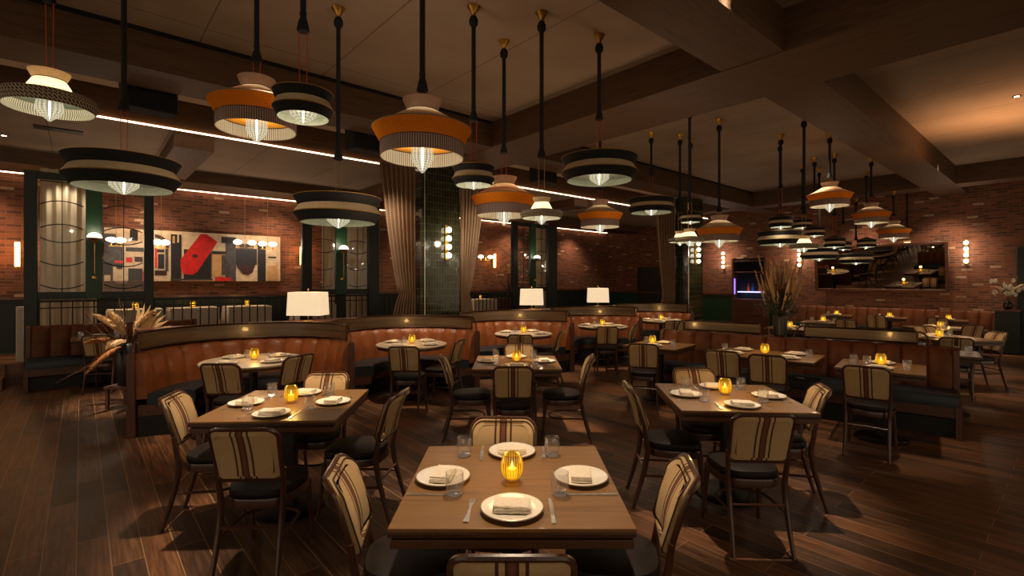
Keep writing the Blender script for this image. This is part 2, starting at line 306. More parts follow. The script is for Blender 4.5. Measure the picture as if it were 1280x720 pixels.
# ------------------------------------------------------------------ mesh builder
class MB:
    def __init__(s): s.v = []; s.f = []; s.mi = []
    def add(s, vs, fs, mi=0, mtx=None):
        o = len(s.v)
        s.v += [tuple(mtx @ Vector(p)) if mtx else tuple(p) for p in vs]
        s.f += [tuple(i+o for i in f) for f in fs]; s.mi += [mi]*len(fs); return s
    def box(s, c, sz, rz=0, mi=0, mtx=None):
        x, y, z = (a/2 for a in sz); cs, sn = math.cos(rz), math.sin(rz)
        vs = []
        for dz in (-z, z):
            for dx, dy in ((-x, -y), (x, -y), (x, y), (-x, y)):
                vs.append((c[0]+dx*cs-dy*sn, c[1]+dx*sn+dy*cs, c[2]+dz))
        return s.add(vs, [(3, 2, 1, 0), (4, 5, 6, 7), (0, 1, 5, 4), (1, 2, 6, 5), (2, 3, 7, 6), (3, 0, 4, 7)], mi, mtx)
    def lathe(s, prof, n=32, c=(0, 0, 0), mi=0, a0=0, a1=2*PI, mtx=None, rib=0, ribn=0):
        full = abs(a1-a0-2*PI) < 1e-6; k = n if full else n+1; vs = []
        for r, z in prof:
            for i in range(k):
                a = a0+(a1-a0)*i/n
                rr = r*(1+rib*math.cos(ribn*a)) if rib else r
                vs.append((c[0]+rr*math.cos(a), c[1]+rr*math.sin(a), c[2]+z))
        fs = []
        for j in range(len(prof)-1):
            for i in range(n):
                i2 = (i+1) % k
                fs.append((j*k+i, j*k+i2, (j+1)*k+i2, (j+1)*k+i))
        return s.add(vs, fs, mi, mtx)
    def tube(s, pts, r, n=8, closed=False, mi=0, caps=True, sx=1.0, mtx=None):
        pts = [Vector(p) for p in pts]; m = len(pts); vs = []; fs = []
        rad = r if isinstance(r, (list, tuple)) else [r]*m
        prev = None
        for i, p in enumerate(pts):
            if closed: t = (pts[(i+1) % m]-pts[i-1])
            else: t = pts[min(i+1, m-1)]-pts[max(i-1, 0)]
            t.normalize()
            if prev is None:
                a = Vector((0, 0, 1)) if abs(t.z) < .9 else Vector((0, 1, 0))
                nrm = a.cross(t).normalized()
            else:
                nrm = (prev - t*prev.dot(t)).normalized()
            prev = nrm; b = t.cross(nrm)
            for k in range(n):
                a = 2*PI*k/n
                vs.append(tuple(p+(nrm*math.cos(a)*sx+b*math.sin(a))*rad[i]))
        for i in range(m if closed else m-1):
            i2 = (i+1) % m
            for k in range(n):
                k2 = (k+1) % n
                fs.append((i*n+k, i*n+k2, i2*n+k2, i2*n+k))
        if caps and not closed:
            fs.append(tuple(range(n-1, -1, -1))); fs.append(tuple((m-1)*n+k for k in range(n)))
        return s.add(vs, fs, mi, mtx)
    def grid(s, P, nu, nv, mi=0):
        vs = [P(i/nu, j/nv) for j in range(nv+1) for i in range(nu+1)]
        return s.add(vs, [(j*(nu+1)+i, j*(nu+1)+i+1, (j+1)*(nu+1)+i+1, (j+1)*(nu+1)+i) for j in range(nv) for i in range(nu)], mi)
    def sphere(s, c, r, n=12, sz=1.0, mi=0):
        pr = [(max(r*math.sin(PI*j/(n//2+2)), 1e-4), -r*sz*math.cos(PI*j/(n//2+2))) for j in range(n//2+3)]
        return s.lathe(pr, n, c, mi)
    def loft(s, secs, closed_sec=True, caps=True, mi=0):
        n = len(secs[0]); vs = [p for sec in secs for p in sec]; fs = []
        for i in range(len(secs)-1):
            for k in range(n if closed_sec else n-1):
                k2 = (k+1) % n
                fs.append((i*n+k, i*n+k2, (i+1)*n+k2, (i+1)*n+k))
        if caps and closed_sec:
            fs.append(tuple(range(n-1, -1, -1))); fs.append(tuple((len(secs)-1)*n+k for k in range(n)))
        return s.add(vs, fs, mi)
    def build(s, name, mats, parent=None, smooth=True, bevel=0, kind=None, loc=None, rz=None):
        me = D.meshes.new(name); me.from_pydata(s.v, [], s.f)
        if not isinstance(mats, (list, tuple)): mats = [mats]
        for m in mats: me.materials.append(M[m])
        if len(mats) > 1: me.polygons.foreach_set('material_index', s.mi)
        me.validate(); me.update()
        import bmesh
        b = bmesh.new(); b.from_mesh(me); bmesh.ops.recalc_face_normals(b, faces=b.faces)
        b.to_mesh(me); b.free()
        if smooth:
            me.polygons.foreach_set('use_smooth', [True]*len(me.polygons)); me.set_sharp_from_angle(angle=R(38))
        o = D.objects.new(name, me); COL.objects.link(o)
        if bevel:
            bv = o.modifiers.new('bevel', 'BEVEL'); bv.width = bevel; bv.segments = 2; bv.limit_method = 'ANGLE'
            me.polygons.foreach_set('use_smooth', [True]*len(me.polygons)); me.set_sharp_from_angle(angle=R(60))
        if parent is not None: o.parent = parent
        if kind: o['kind'] = kind
        if loc is not None: o.location = loc
        if rz is not None: o.rotation_euler[2] = rz
        return o
def tag(o, label, cat, group=None, kind=None):
    o['label'] = label; o['category'] = cat
    if group: o['group'] = group
    if kind: o['kind'] = kind
    return o
def thing(name, label, cat, loc=(0, 0, 0), rz=0, group=None):
    o = D.objects.new(name, None); COL.objects.link(o); o.empty_display_size = .1
    o.location = loc; o.rotation_euler[2] = rz
    return tag(o, label, cat, group)
def dup(root, loc, rz=0, label=None, group=None, scale=None):
    r = root.copy(); COL.objects.link(r); r.location = loc; r.rotation_euler[2] = rz
    if label: r['label'] = label
    if group: r['group'] = group
    if scale: r.scale = scale
    for ch in list(root.children):
        c = ch.copy(); COL.objects.link(c); c.parent = r
        for g in list(ch.children):
            d = g.copy(); COL.objects.link(d); d.parent = c
    return r
def point(name, loc, w, col=(1, .72, .42), rad=.03, parent=None):
    l = D.lights.new(name, 'POINT'); l.energy = w; l.color = col; l.shadow_soft_size = rad
    o = D.objects.new(name, l); COL.objects.link(o); o.location = loc
    if parent is not None: o.parent = parent
    return o
def spot(name, loc, target, w, size=70, blend=.8, col=(1, .74, .46), rad=.05):
    l = D.lights.new(name, 'SPOT'); l.energy = w; l.color = col; l.shadow_soft_size = rad; l.spot_size = R(size); l.spot_blend = blend
    o = D.objects.new(name, l); COL.objects.link(o); o.location = loc
    d = Vector(target)-Vector(loc); o.rotation_euler = d.to_track_quat('-Z', 'Y').to_euler()
    return o
def struct(name, mb, mats, **kw): return mb.build(name, mats, kind='structure', **kw)
# ================================================================== room shell
H = 4.2      # main ceiling
HB = 3.80    # underside of the beams and of the rear soffit
def ubox(name, mats, u0, u1, v0, v1, z0, z1, kind='structure', **kw):
    mb = MB().box((0, 0, 0), (v1-v0, u1-u0, z1-z0))
    return mb.build(name, mats, kind=kind, loc=uv((u0+u1)/2, (v0+v1)/2, (z0+z1)/2), rz=ROOM, smooth=False, **kw)
fl = ubox('floor', 'floor', -7, 12.8, -9, 16.4, -.12, 0)
# the planks run along u : turn the mesh so its own X lies along u
fl.data = MB().box((0, 0, 0), (19.8, 25.4, .12)).build('tmp', 'floor').data
for o in [o for o in D.objects if o.name.startswith('tmp')]: D.objects.remove(o)
fl.rotation_euler[2] = ROOM+PI/2
ubox('ceiling', 'ceil', -7, 8.4, -9, 16.4, H, H+.1)
ubox('ceiling_soffit', 'ceil', 8.4, 12.8, -9, 16.4, HB-.02, H+.1)
ubox('trim_1', 'beam', 8.34, 8.4, -9, 16.4, HB-.02, H)          # dark fascia of the soffit
wb = MB().box((0, 0, 0), (25.4, .2, 4.2)); struct('wall_back', wb, 'brick', loc=uv(12.9, 3.7, 2.1), rz=ROOM, smooth=False)
wr = MB().box((0, 0, 0), (20.0, .2, 4.2)); struct('wall_right', wr, 'brick', loc=uv(3.0, 16.5, 2.1), rz=ROOM+PI/2, smooth=False)
# beams along v
for i, (u0, u1, z) in enumerate(((6.2, 6.83, HB), (1.83, 2.43, HB), (-2.5, -1.9, HB))):
    ubox('ceiling_beam', 'beam', u0, u1, -9, 16.4, z, H)
ubox('ceiling_beam', 'beam', 11.2, 12.1, -9, 16.4, 3.55, HB)
# beams along u
for v0, v1, u0, u1 in ((4.95, 6.0, -7, 8.4), (14.5, 15.1, -7, 8.4), (-4.2, -3.4, -7, 8.4)):
    ubox('ceiling_beam', 'beam2', u0, u1, v0, v1, HB-.006, H)
for v0, v1 in ((1.0, 1.5), (4.9, 5.5), (9.5, 10.0)):
    ubox('ceiling_beam', 'beam2', 8.5, 11.2, v0, v1, HB-.22, HB-.02)
ubox('trim_9', 'black', 6.17, 6.2, -9, 16.4, H-.035, H)
# led strips
for u, v0, v1, z in ((8.32, -8, 16, HB-.03), (12.72, -8, 16.2, 3.62)):
    o = ubox('led_strip', 'led', u-.009, u+.009, v0, v1, z, z+.018, kind='thing')
    tag(o, 'long warm light strip along the rear soffit edge' if u < 10 else 'dim light strip at the top of the annex brick wall', 'light strip')
# annex platform, step, wainscot
ubox('floor_annex', 'floor', 11.15, 12.8, -9, 16.2, 0, .35)
ubox('trim_2', 'step', 11.1, 11.2, -9, -.9, .17, .35)
ubox('step', 'step', 10.75, 11.1, -3.5, -.9, 0, .17)
ubox('trim_3', 'deepgreen', 12.74, 12.8, -9, 16.3, .35, 1.32)
ubox('trim_4', 'walnutx', 12.72, 12.8, -9, 16.3, 1.32, 1.37)
ubox('trim_5', 'green', 6.0, 12.7, 16.34, 16.4, 0, 1.2)
ubox('trim_6', 'walnutx', 6.0, 12.7, 16.31, 16.4, 1.2, 1.26)
for u in (6.05, 6.75, 7.5): ubox('trim_7', 'walnutx', u, u+.09, 16.31, 16.4, 0, 1.2)
def u_of(x, v):   # where the sight line of column x crosses the plane v
    t = (x-640)/620; return (CA-SA*t)*v/(CA*t+SA)
def v_of(x, u):
    t = (x-640)/620; return (CA*t+SA)*u/(CA-SA*t)
# door in the right wall
d = ubox('door_1', 'deepgreen', u_of(830, 16.35), u_of(797, 16.35), 16.33, 16.42, 0, 2.2)
ubox('door_2', 'deepgreen', -1.2, .98, 16.3, 16.42, 0, 2.45)
o = MB().box((0, 0, 0), (.07, .04, 2.4)).build('door_frame', 'walnutx', kind='structure', loc=uv(1.02, 16.3, 1.2), rz=ROOM, smooth=False)

# tiled pillars
for k, (u0, v0) in enumerate(((7.4, 4.45), (6.55, 11.62))):
    o = ubox('pillar', 'tile', u0, u0+.72, v0, v0+.72, 0, HB)
    MB().box((0, 0, 0), (.012, .012, HB)).build('trim_8', 'chrome', kind='structure', loc=uv(u0-.002, v0-.002, HB/2), rz=ROOM)

# ------------------------------------------------------------------ green glazed screens and railing on the annex edge (plane u = 11)
US = 11.0
def screen(xs, label, zt=3.42):
    # xs: five columns: post a0,a1 | pilaster b0,b1 | post c0,c1
    vs = [v_of(x, US) for x in xs]
    c = (vs[0]+vs[-1])/2
    t = thing('glazed_screen', label, 'screen', uv(US, c, 0), ROOM, None)
    for i, (a, b) in enumerate(((vs[0], vs[1]), (vs[2], vs[3]), (vs[4], vs[5]))):
        z_b = 1.36 if i == 1 else 0
        MB().box(((a+b)/2-c, 0, (zt+z_b)/2), (b-a, .12 if i != 1 else .08, zt-z_b)).build('post' if i != 1 else 'pilaster', 'green' if i == 1 else 'deepgreen', t, bevel=.006)
    for z0, z1, nm in ((zt-.12, zt, 'head_rail'), (1.36, 1.48, 'sill_rail')):
        MB().box((0, 0, (z0+z1)/2), (vs[-1]-vs[0]-.02, .07, z1-z0)).build(nm, 'deepgreen', t, bevel=.004)
    for a, b in ((vs[1], vs[2]), (vs[3], vs[4])):
        m = (a+b)/2-c; w = b-a
        pn = MB().box((m, 0, (1.48+zt-.12)/2), (w, .008, zt-.12-1.48)).build('pane', 'pane', t, smooth=False)
        mb = MB(); mb.box((m, -.012, (1.48+zt-.12)/2), (.012, .014, zt-.12-1.48))
        rr = .53; hw = w/2
        for cz in (2.82, 2.44, 2.06):
            for s in (1, -1):
                pts = []
                for k in range(25):
                    a_ = R(0+180*k/24); px = rr*math.cos(a_); pz = cz+s*rr*math.sin(a_)
                    if abs(px) <= hw and 1.48 < pz < zt-.12: pts.append((m+px, -.014, pz))
                if len(pts) > 1: mb.tube(pts, .009, 5)
        mb.build('tracery', 'black', pn)
    return t
screen((30, 47, 107, 128, 180, 192), 'dark green glazed screen with circle tracery, farthest left by the brick')
screen((377, 389, 419, 433, 460, 473), 'dark green glazed screen with tracery beside the tall left drape')
screen((640, 646, 662, 669, 684, 695), 'dark green glazed screen with tracery right of the tiled pillar')
def railing(x0, x1, label):
    a, b = v_of(x0, US), v_of(x1, US); c = (a+b)/2
    t = thing('metal_railing', label, 'railing', uv(US, c, 0), ROOM, None)
    MB().box((0, 0, 1.33), (b-a, .05, .035)).build('top_rail', 'black', t, bevel=.004)
    MB().box((0, 0, 1.22), (b-a, .02, .02)).build('rail', 'black', t)
    MB().box((0, 0, .47), (b-a, .03, .03)).build('bottom_rail', 'black', t)
    n = max(2, int((b-a)/.135)); mb = MB()
    for i in range(n+1): mb.box((a-c+(b-a)*i/n, 0, .68), (.018, .018, 1.3))
    mb.build('balusters', 'black', t, smooth=False)
railing(48, 180, 'black metal railing under the leftmost green screen')
railing(193, 376, 'black metal railing between the two left green screens')
railing(390, 460, 'black metal railing under the green screen by the left drape')
railing(474, 640, 'black metal railing right of the tiled pillar')
o = MB().box((0, 0, .62), (.09, .09, 1.24)).build('newel_post', 'linen', loc=uv(11.4, v_of(25, 11.4), 0), rz=ROOM, bevel=.01)
tag(o, 'pale square newel post at the annex steps on the far left', 'post')

# drapes --------------------------------------------------------------
def drape(p0, p1, z0, z1, tie=None, amp=.05, folds=9, width_at=None, anchor=1):
    """corrugated cloth between plan points p0,p1; gathered at height tie towards the anchor end"""
    p0 = Vector((*p0, 0)); p1 = Vector((*p1, 0)); d = p1-p0; L = d.length; d.normalize(); n = Vector((-d.y, d.x, 0))
    def P(s, t):
        z = z0+(z1-z0)*t; w = 1.0
        if tie is not None:
            if z > tie: k = (z-tie)/(z1-tie); w = width_at+(1-width_at)*(k**.75)
            else: k = (tie-z)/max(tie-z0, .01); w = width_at+(.25)*min(1, k*2)**.6
        q = s if anchor == 0 else 1-(1-s)
        x = s*w*L if anchor == 0 else L-(1-s)*w*L
        a = amp*(.5+.5*w)*math.sin(s*folds*2*PI+.6*math.sin(3*s+2*t))
        p = p0+d*x+n*a
        return (p.x, p.y, z)
    return MB().grid(P, folds*10, 24)
c = drape((-2.33, 8.64), (-1.66, 8.57), 0.02, HB-.02, 1.42, .055, 8, .45, 1).build('drape', 'curtain')
tag(c, 'tall taupe drape gathered at the left of the tiled pillar', 'curtain')
c = drape((-.93, 9.02), (-.48, 9.30), 0.02, HB-.02, 1.42, .05, 7, .3, 0).build('drape', 'curtain')
tag(c, 'tall taupe drape tapering at the right of the near tiled pillar', 'curtain')
c = drape((3.66, 12.68), (4.16, 12.68), 0.02, HB-.05, 1.3, .05, 7, .6, 1).build('drape', 'curtain')
tag(c, 'taupe drape beside the far tiled pillar', 'curtain')
for x0, x1, lab in ((50, 121, 'pale striped drape behind the leftmost green screen'), (403, 418, 'narrow pale drape left of the green pilaster by the pillar'),
                    (433, 474, 'pale drape behind the green screen beside the taupe drape'), (669, 685, 'pale drape behind the screen right of the pillar')):
    a = uv(11.35, v_of(x0, 11.35)); b = uv(11.35, v_of(x1, 11.35))
    c = drape((a.x, a.y), (b.x, b.y), .36, 3.54, None, .04, max(2, int((b-a).length/.12)), 1, 0).build('drape', 'sheer'); tag(c, lab, 'curtain')

# ------------------------------------------------------------------ art, mirror
def painting():
    a, b = v_of(130, 12.72), v_of(349, 12.72); w = b-a; c = (a+b)/2; z0, z1 = 1.66, 2.72; h = z1-z0
    t = thing('painting', 'long abstract painting with a red slab and black shapes on brick', 'painting', uv(12.66, c, z0), ROOM)
    MB().box((0, 0, h/2), (w, .04, h)).build('canvas', 'a_cream', t, smooth=False)
    mats = ['a_black', 'a_red', 'a_grey', 'a_plum', 'a_tan', 'a_cream']
    mb = MB(); lay = [0]
    def X(px): return v_of(px, 12.7)-c
    def poly(pts, mi):
        lay[0] += 1; y = -.021-.0004*lay[0]
        v = [(X(px), y, max(.004, min(h-.004, (352-py)/62*h))) for px, py in pts]
        mb.add(v, [tuple(range(len(v)))], mi)
    def rect(x0, y0, x1, y1, mi): poly([(x0, y1), (x1, y1), (x1, y0), (x0, y0)], mi)
    rect(130, 297, 145, 335, 2); rect(130, 330, 140, 345, 0); rect(157, 312, 180, 317, 2); rect(162, 291, 172, 304, 0)
    rect(143, 310, 155, 332, 2); poly([(143, 332), (155, 332), (152, 338), (146, 338)], 0); rect(143, 328, 154, 331, 1); rect(138, 334, 141, 352, 3)
    rect(157, 324, 165, 330, 1); rect(168, 323, 178, 329, 3); rect(160, 337, 178, 352, 0); rect(178, 340, 181, 352, 1)
    for k in range(8):   # dark arch of the third panel
        a0, a1 = R(90-k*11.25), R(90-(k+1)*11.25)
        poly([(193+18*math.cos(a0), 311-16*math.sin(a0)), (193+18*math.cos(a1), 311-16*math.sin(a1)), (193+13*math.cos(a1), 311-12*math.sin(a1)), (193+13*math.cos(a0), 311-12*math.sin(a0))], 2)
    rect(206, 311, 210, 340, 2); rect(193, 313, 205, 317, 0); rect(197, 319, 205, 337, 0); rect(193, 312, 196, 336, 1); rect(193, 339, 208, 345, 3)
    rect(213, 294, 226, 352, 0); rect(215, 296, 218, 305, 4); rect(221, 294, 223, 304, 5)
    rect(228, 296, 246, 318, 5); rect(229, 312, 263, 349, 0); rect(215, 349, 265, 351, 2)
    poly([(225, 325), (250, 292), (258, 292), (271, 301), (246, 340), (240, 344), (228, 343), (225, 335)], 1)
    rect(264, 316, 281, 346, 4); rect(276, 294, 294, 302, 0); rect(281, 302, 294, 352, 2); rect(264, 313, 282, 317, 0); rect(276, 318, 282, 344, 2)
    rect(268, 347, 288, 352, 1); rect(294, 308, 320, 330, 0)
    poly([(294, 330), (318, 330), (315, 340), (309, 344), (303, 343), (297, 335)], 3); rect(298, 302, 316, 309, 2)
    rect(321, 298, 331, 352, 0); rect(334, 318, 344, 320, 0); rect(333, 330, 346, 351, 4); rect(240, 318, 246, 322, 3)
    mb.build('brushwork', mats, t, smooth=False)
painting()
# leaning mirror on the right wall
ua, ub = u_of(1023, 16.2), u_of(1182, 16.2)
t = thing('wall_mirror', 'wide dark framed mirror hung tilted on the right brick wall', 'mirror', uv((ua+ub)/2, 16.2, 1.42), ROOM+PI/2)
w = ua-ub; hh = 1.2
MB().box((0, 0, hh/2), (w, .03, hh)).build('mirror_glass', 'mirror', t, smooth=False)
fr = MB()
for z in (0, hh): fr.box((0, .01, z), (w+.14, .07, .07))
for x in (-w/2-.035, w/2+.035): fr.box((x, .01, hh/2), (.07, .07, hh))
fr.build('frame', 'walnutx', t, bevel=.008)
t.rotation_euler = (R(-6), 0, ROOM+PI/2)

# ------------------------------------------------------------------ sconces
def globe_sconce(u, v, rz, z, label):
    t = thing('globe_sconce', label, 'wall light', uv(u, v, z), rz)
    MB().box((0, -.012, .225), (.07, .024, .62)).build('backplate', 'brass', t, bevel=.004)
    for i in range(4):
        g = MB().sphere((0, -.085, i*.15), .049, 16).build('globe', 'globe', t)
        MB().tube([(0, -.02, i*.15), (0, -.04, i*.15)], .02, 10).build('socket', 'brass', g)
    point('sconce_light', (0, -.28, .22), 5, (1, .78, .55), .05, t)
for (u, v, rz, z, lab) in (
    (7.4, 4.45+.44, ROOM, 2.11, 'four globe wall light on the near tiled pillar'),
    (6.55, 11.62+.35, ROOM, 2.17, 'four globe wall light on the far tiled pillar'),
    (u_of(905, 16.38), 16.4, ROOM-PI/2, 2.15, 'four globe wall light on brick beside the bar niche'),
    (u_of(1000, 16.38), 16.4, ROOM-PI/2, 2.15, 'four globe wall light just left of the mirror'),
    (u_of(1208, 16.38), 16.4, ROOM-PI/2, 2.15, 'four globe wall light right of the mirror')):
    globe_sconce(u, v, rz, z, lab)
def dome_sconce(x, y, label):
    v = v_of(x, US-.06); Y = (CA*US+SA*v); z = 1.65+(352-y)*Y/620
    t = thing('dome_sconce', label, 'wall light', uv(US-.06, v, z), ROOM)
    pr = [(.10*math.cos(a), .085*math.sin(a)) for a in [R(i*10) for i in range(10)]]
    MB().lathe(pr+[(.001, .085)], 20, (0, -.12, 0)).build('dome_shade', 'globe', t)
    MB().lathe([(.001, -.09), (.03, -.09), (.045, -.04), (.1, -.012), (.1, 0), (.001, 0)], 16, (0, -.12, 0)).build('cup', 'brass', t)
    MB().tube([(0, -.12, -.08), (0, -.12, -.6), (0, -.03, -.66)], .008, 6).build('arm', 'brass', t)
    MB().lathe([(.001, -.02), (.04, -.02), (.04, .02), (.001, .02)], 14, (0, -.03, -.66)).build('wall_plate', 'brass', t)
    point('sconce_light', (0, -.3, .12), 2.5, (1, .8, .55), .04, t)
dome_sconce(118, 298, 'dome wall light on brass stem, on the leftmost green screen')
dome_sconce(427, 312, 'dome wall light on the green screen beside the left drape')
dome_sconce(668, 323, 'dome wall light on the green screen right of the pillar')
for x, y, lab in ((22, 318, 'glowing tube wall light on brick at the far left edge'), (376, 320, 'glowing tube wall light right of the painting'), (617, 326, 'glowing tube wall light right of the tiled pillar')):
    v = v_of(x, 12.7); Y = CA*12.7+SA*v; z = 1.65+(352-y)*Y/620
    t = thing('tube_sconce', lab, 'wall light', uv(12.72, v, z), ROOM)
    MB().lathe([(.001, -.22), (.035, -.22), (.035, .22), (.001, .22)], 16, (0, -.08, 0)).build('light_tube', 'tube', t)
    MB().box((0, -.02, -.05), (.06, .05, .22)).build('bracket', 'brass', t, bevel=.004)
    MB().lathe([(.001, -.26), (.045, -.26), (.045, -.22), (.001, -.22)], 16, (0, -.08, 0)).build('cap', 'brass', t)
    point('tube_light', (0, -.2, .1), 4, (1, .5, .2), .05, t)
# twin globe hangers in the annex
for i, (xa, xb, y) in enumerate(((139, 151, 300), (197, 206, 303), (297, 315, 303), (328, 341, 305), (601, 613, 321))):
    um = 12.2; va, vb = v_of(xa, um), v_of(xb, um); Y = CA*um+SA*(va+vb)/2; z = 1.65+(352-y)*Y/620
    t = thing('twin_globe_pendant', ['twin white globe hanging light seen through the leftmost screen', 'twin white globe hanging light at the left end of the painting',
        'twin white globe hanging light over the painting middle', 'twin white globe hanging light over the painting right end', 'twin white globe hanging light right of the tiled pillar'][i],
        'hanging light', uv(um, (va+vb)/2, z), ROOM)
    hw = (vb-va)/2
    MB().tube([(-hw-.04, 0, -.12), (hw+.04, 0, -.12)], .006, 6).build('crossbar', 'brass', t)
    MB().tube([(0, 0, -.12), (0, 0, 3.76-z)], .004, 5).build('drop_rod', 'brass', t)
    for s in (-1, 1):
        g = MB().sphere((s*hw, 0, 0), .085, 16, .62).build('globe', 'globe', t)
        MB().tube([(s*hw, 0, -.12), (s*hw, 0, -.05)], .012, 6).build('socket', 'brass', g)
    point('hanger_light', (0, -.2, -.05), 4, (1, .8, .6), .05, t)
# speakers hung in the cavity
for i, (u, v) in enumerate(((7.17, .6), (7.2, 3.28), (7.1, 7.0))):
    t = thing('ceiling_speaker', ['black loudspeaker hung above the annex side, far left', 'black loudspeaker hung near the tall left drape', 'black loudspeaker hung behind the pendants right of the pillar'][i], 'speaker', uv(u, v, HB), ROOM+.1)
    MB().box((0, 0, 0), (.52, .3, .34)).build('cabinet', 'speaker', t, bevel=.02)
    MB().box((0, 0, .27), (.05, .04, .24)).build('bracket', 'black', t)
    MB().box((0, -.152, 0), (.48, .01, .3)).build('grille', 'speaker', t)
# vents, downlights
for i, (p, z) in enumerate(((uv(9.4, -.85), HB-.02),)):
    o = ubox('ceiling_vent', 'black', 9.3, 9.5, v_of(42, 9.4), v_of(104, 9.4), HB-.035, HB-.021, kind='thing'); tag(o, 'dark slot vent in the rear soffit at far left', 'vent')
for i, (x, y, z) in enumerate(((5, 169, HB-.02), (1232, 40, H), (1271, 120, H))):
    d = 620*(z-1.65)/(352-y); X = (x-640)*d/620
    t = thing('downlight', ['small recessed downlight in the soffit at the far left', 'small downlight by the beam at upper right', 'small downlight in the warm ceiling bay at far right'][i], 'ceiling light', (X, d, z-.004))
    MB().lathe([(.001, -.003), (.03, -.003), (.03, .002), (.001, .002)], 16).build('lens', 'spot', t)
    MB().lathe([(.03, -.006), (.048, -.006), (.048, .003), (.03, .003), (.03, -.006)], 16).build('trim_ring', 'black', t)
# bar niche on the right wall
uc = (u_of(922, 16.3)+u_of(962, 16.3))/2; w = u_of(922, 16.3)-u_of(962, 16.3)
t = thing('back_bar', 'dark back bar cabinet with violet lit shelf on the right wall', 'bar cabinet', uv(uc, 16.1, 0), ROOM-PI/2)
MB().box((0, .12, 1.2), (w, .06, 2.4)).build('back_panel', 'speaker', t, smooth=False)
MB().box((0, -.05, .55), (w, .4, 1.1)).build('counter', 'walnutx', t, bevel=.01)
for z in (2.3, 1.95): MB().box((0, 0, z), (w, .25, .04)).build('shelf', 'walnutx', t, bevel=.004)
sh = MB().box((.05, -.02, 1.32), (w*.8, .25, .03)).build('lit_shelf', 'coolwhite', t, bevel=.004)
MB().box((-w/2+.04, -.1, 1.5), (.03, .03, .5)).build('violet_strip', 'purple', t)
for x in (-w/2, w/2): MB().box((x, 0, 1.2), (.06, .3, 2.4)).build('side_panel', 'walnutx', t, bevel=.005)
for i, (dx, m, lab) in enumerate(((-.05, 'bottle1', 'orange bottle on the lit bar shelf'), (.08, 'bottle2', 'blue bottle on the lit bar shelf'), (.3, 'bottle1', 'second orange bottle at the right of the bar shelf'))):
    q = uv(uc-dx, 16.07, 1.336)
    o = MB().lathe([(.001, 0), (.035, 0), (.035, .15), (.012, .2), (.012, .27), (.001, .27)], 12).build('bottle', m, loc=q); tag(o, lab, 'bottle')
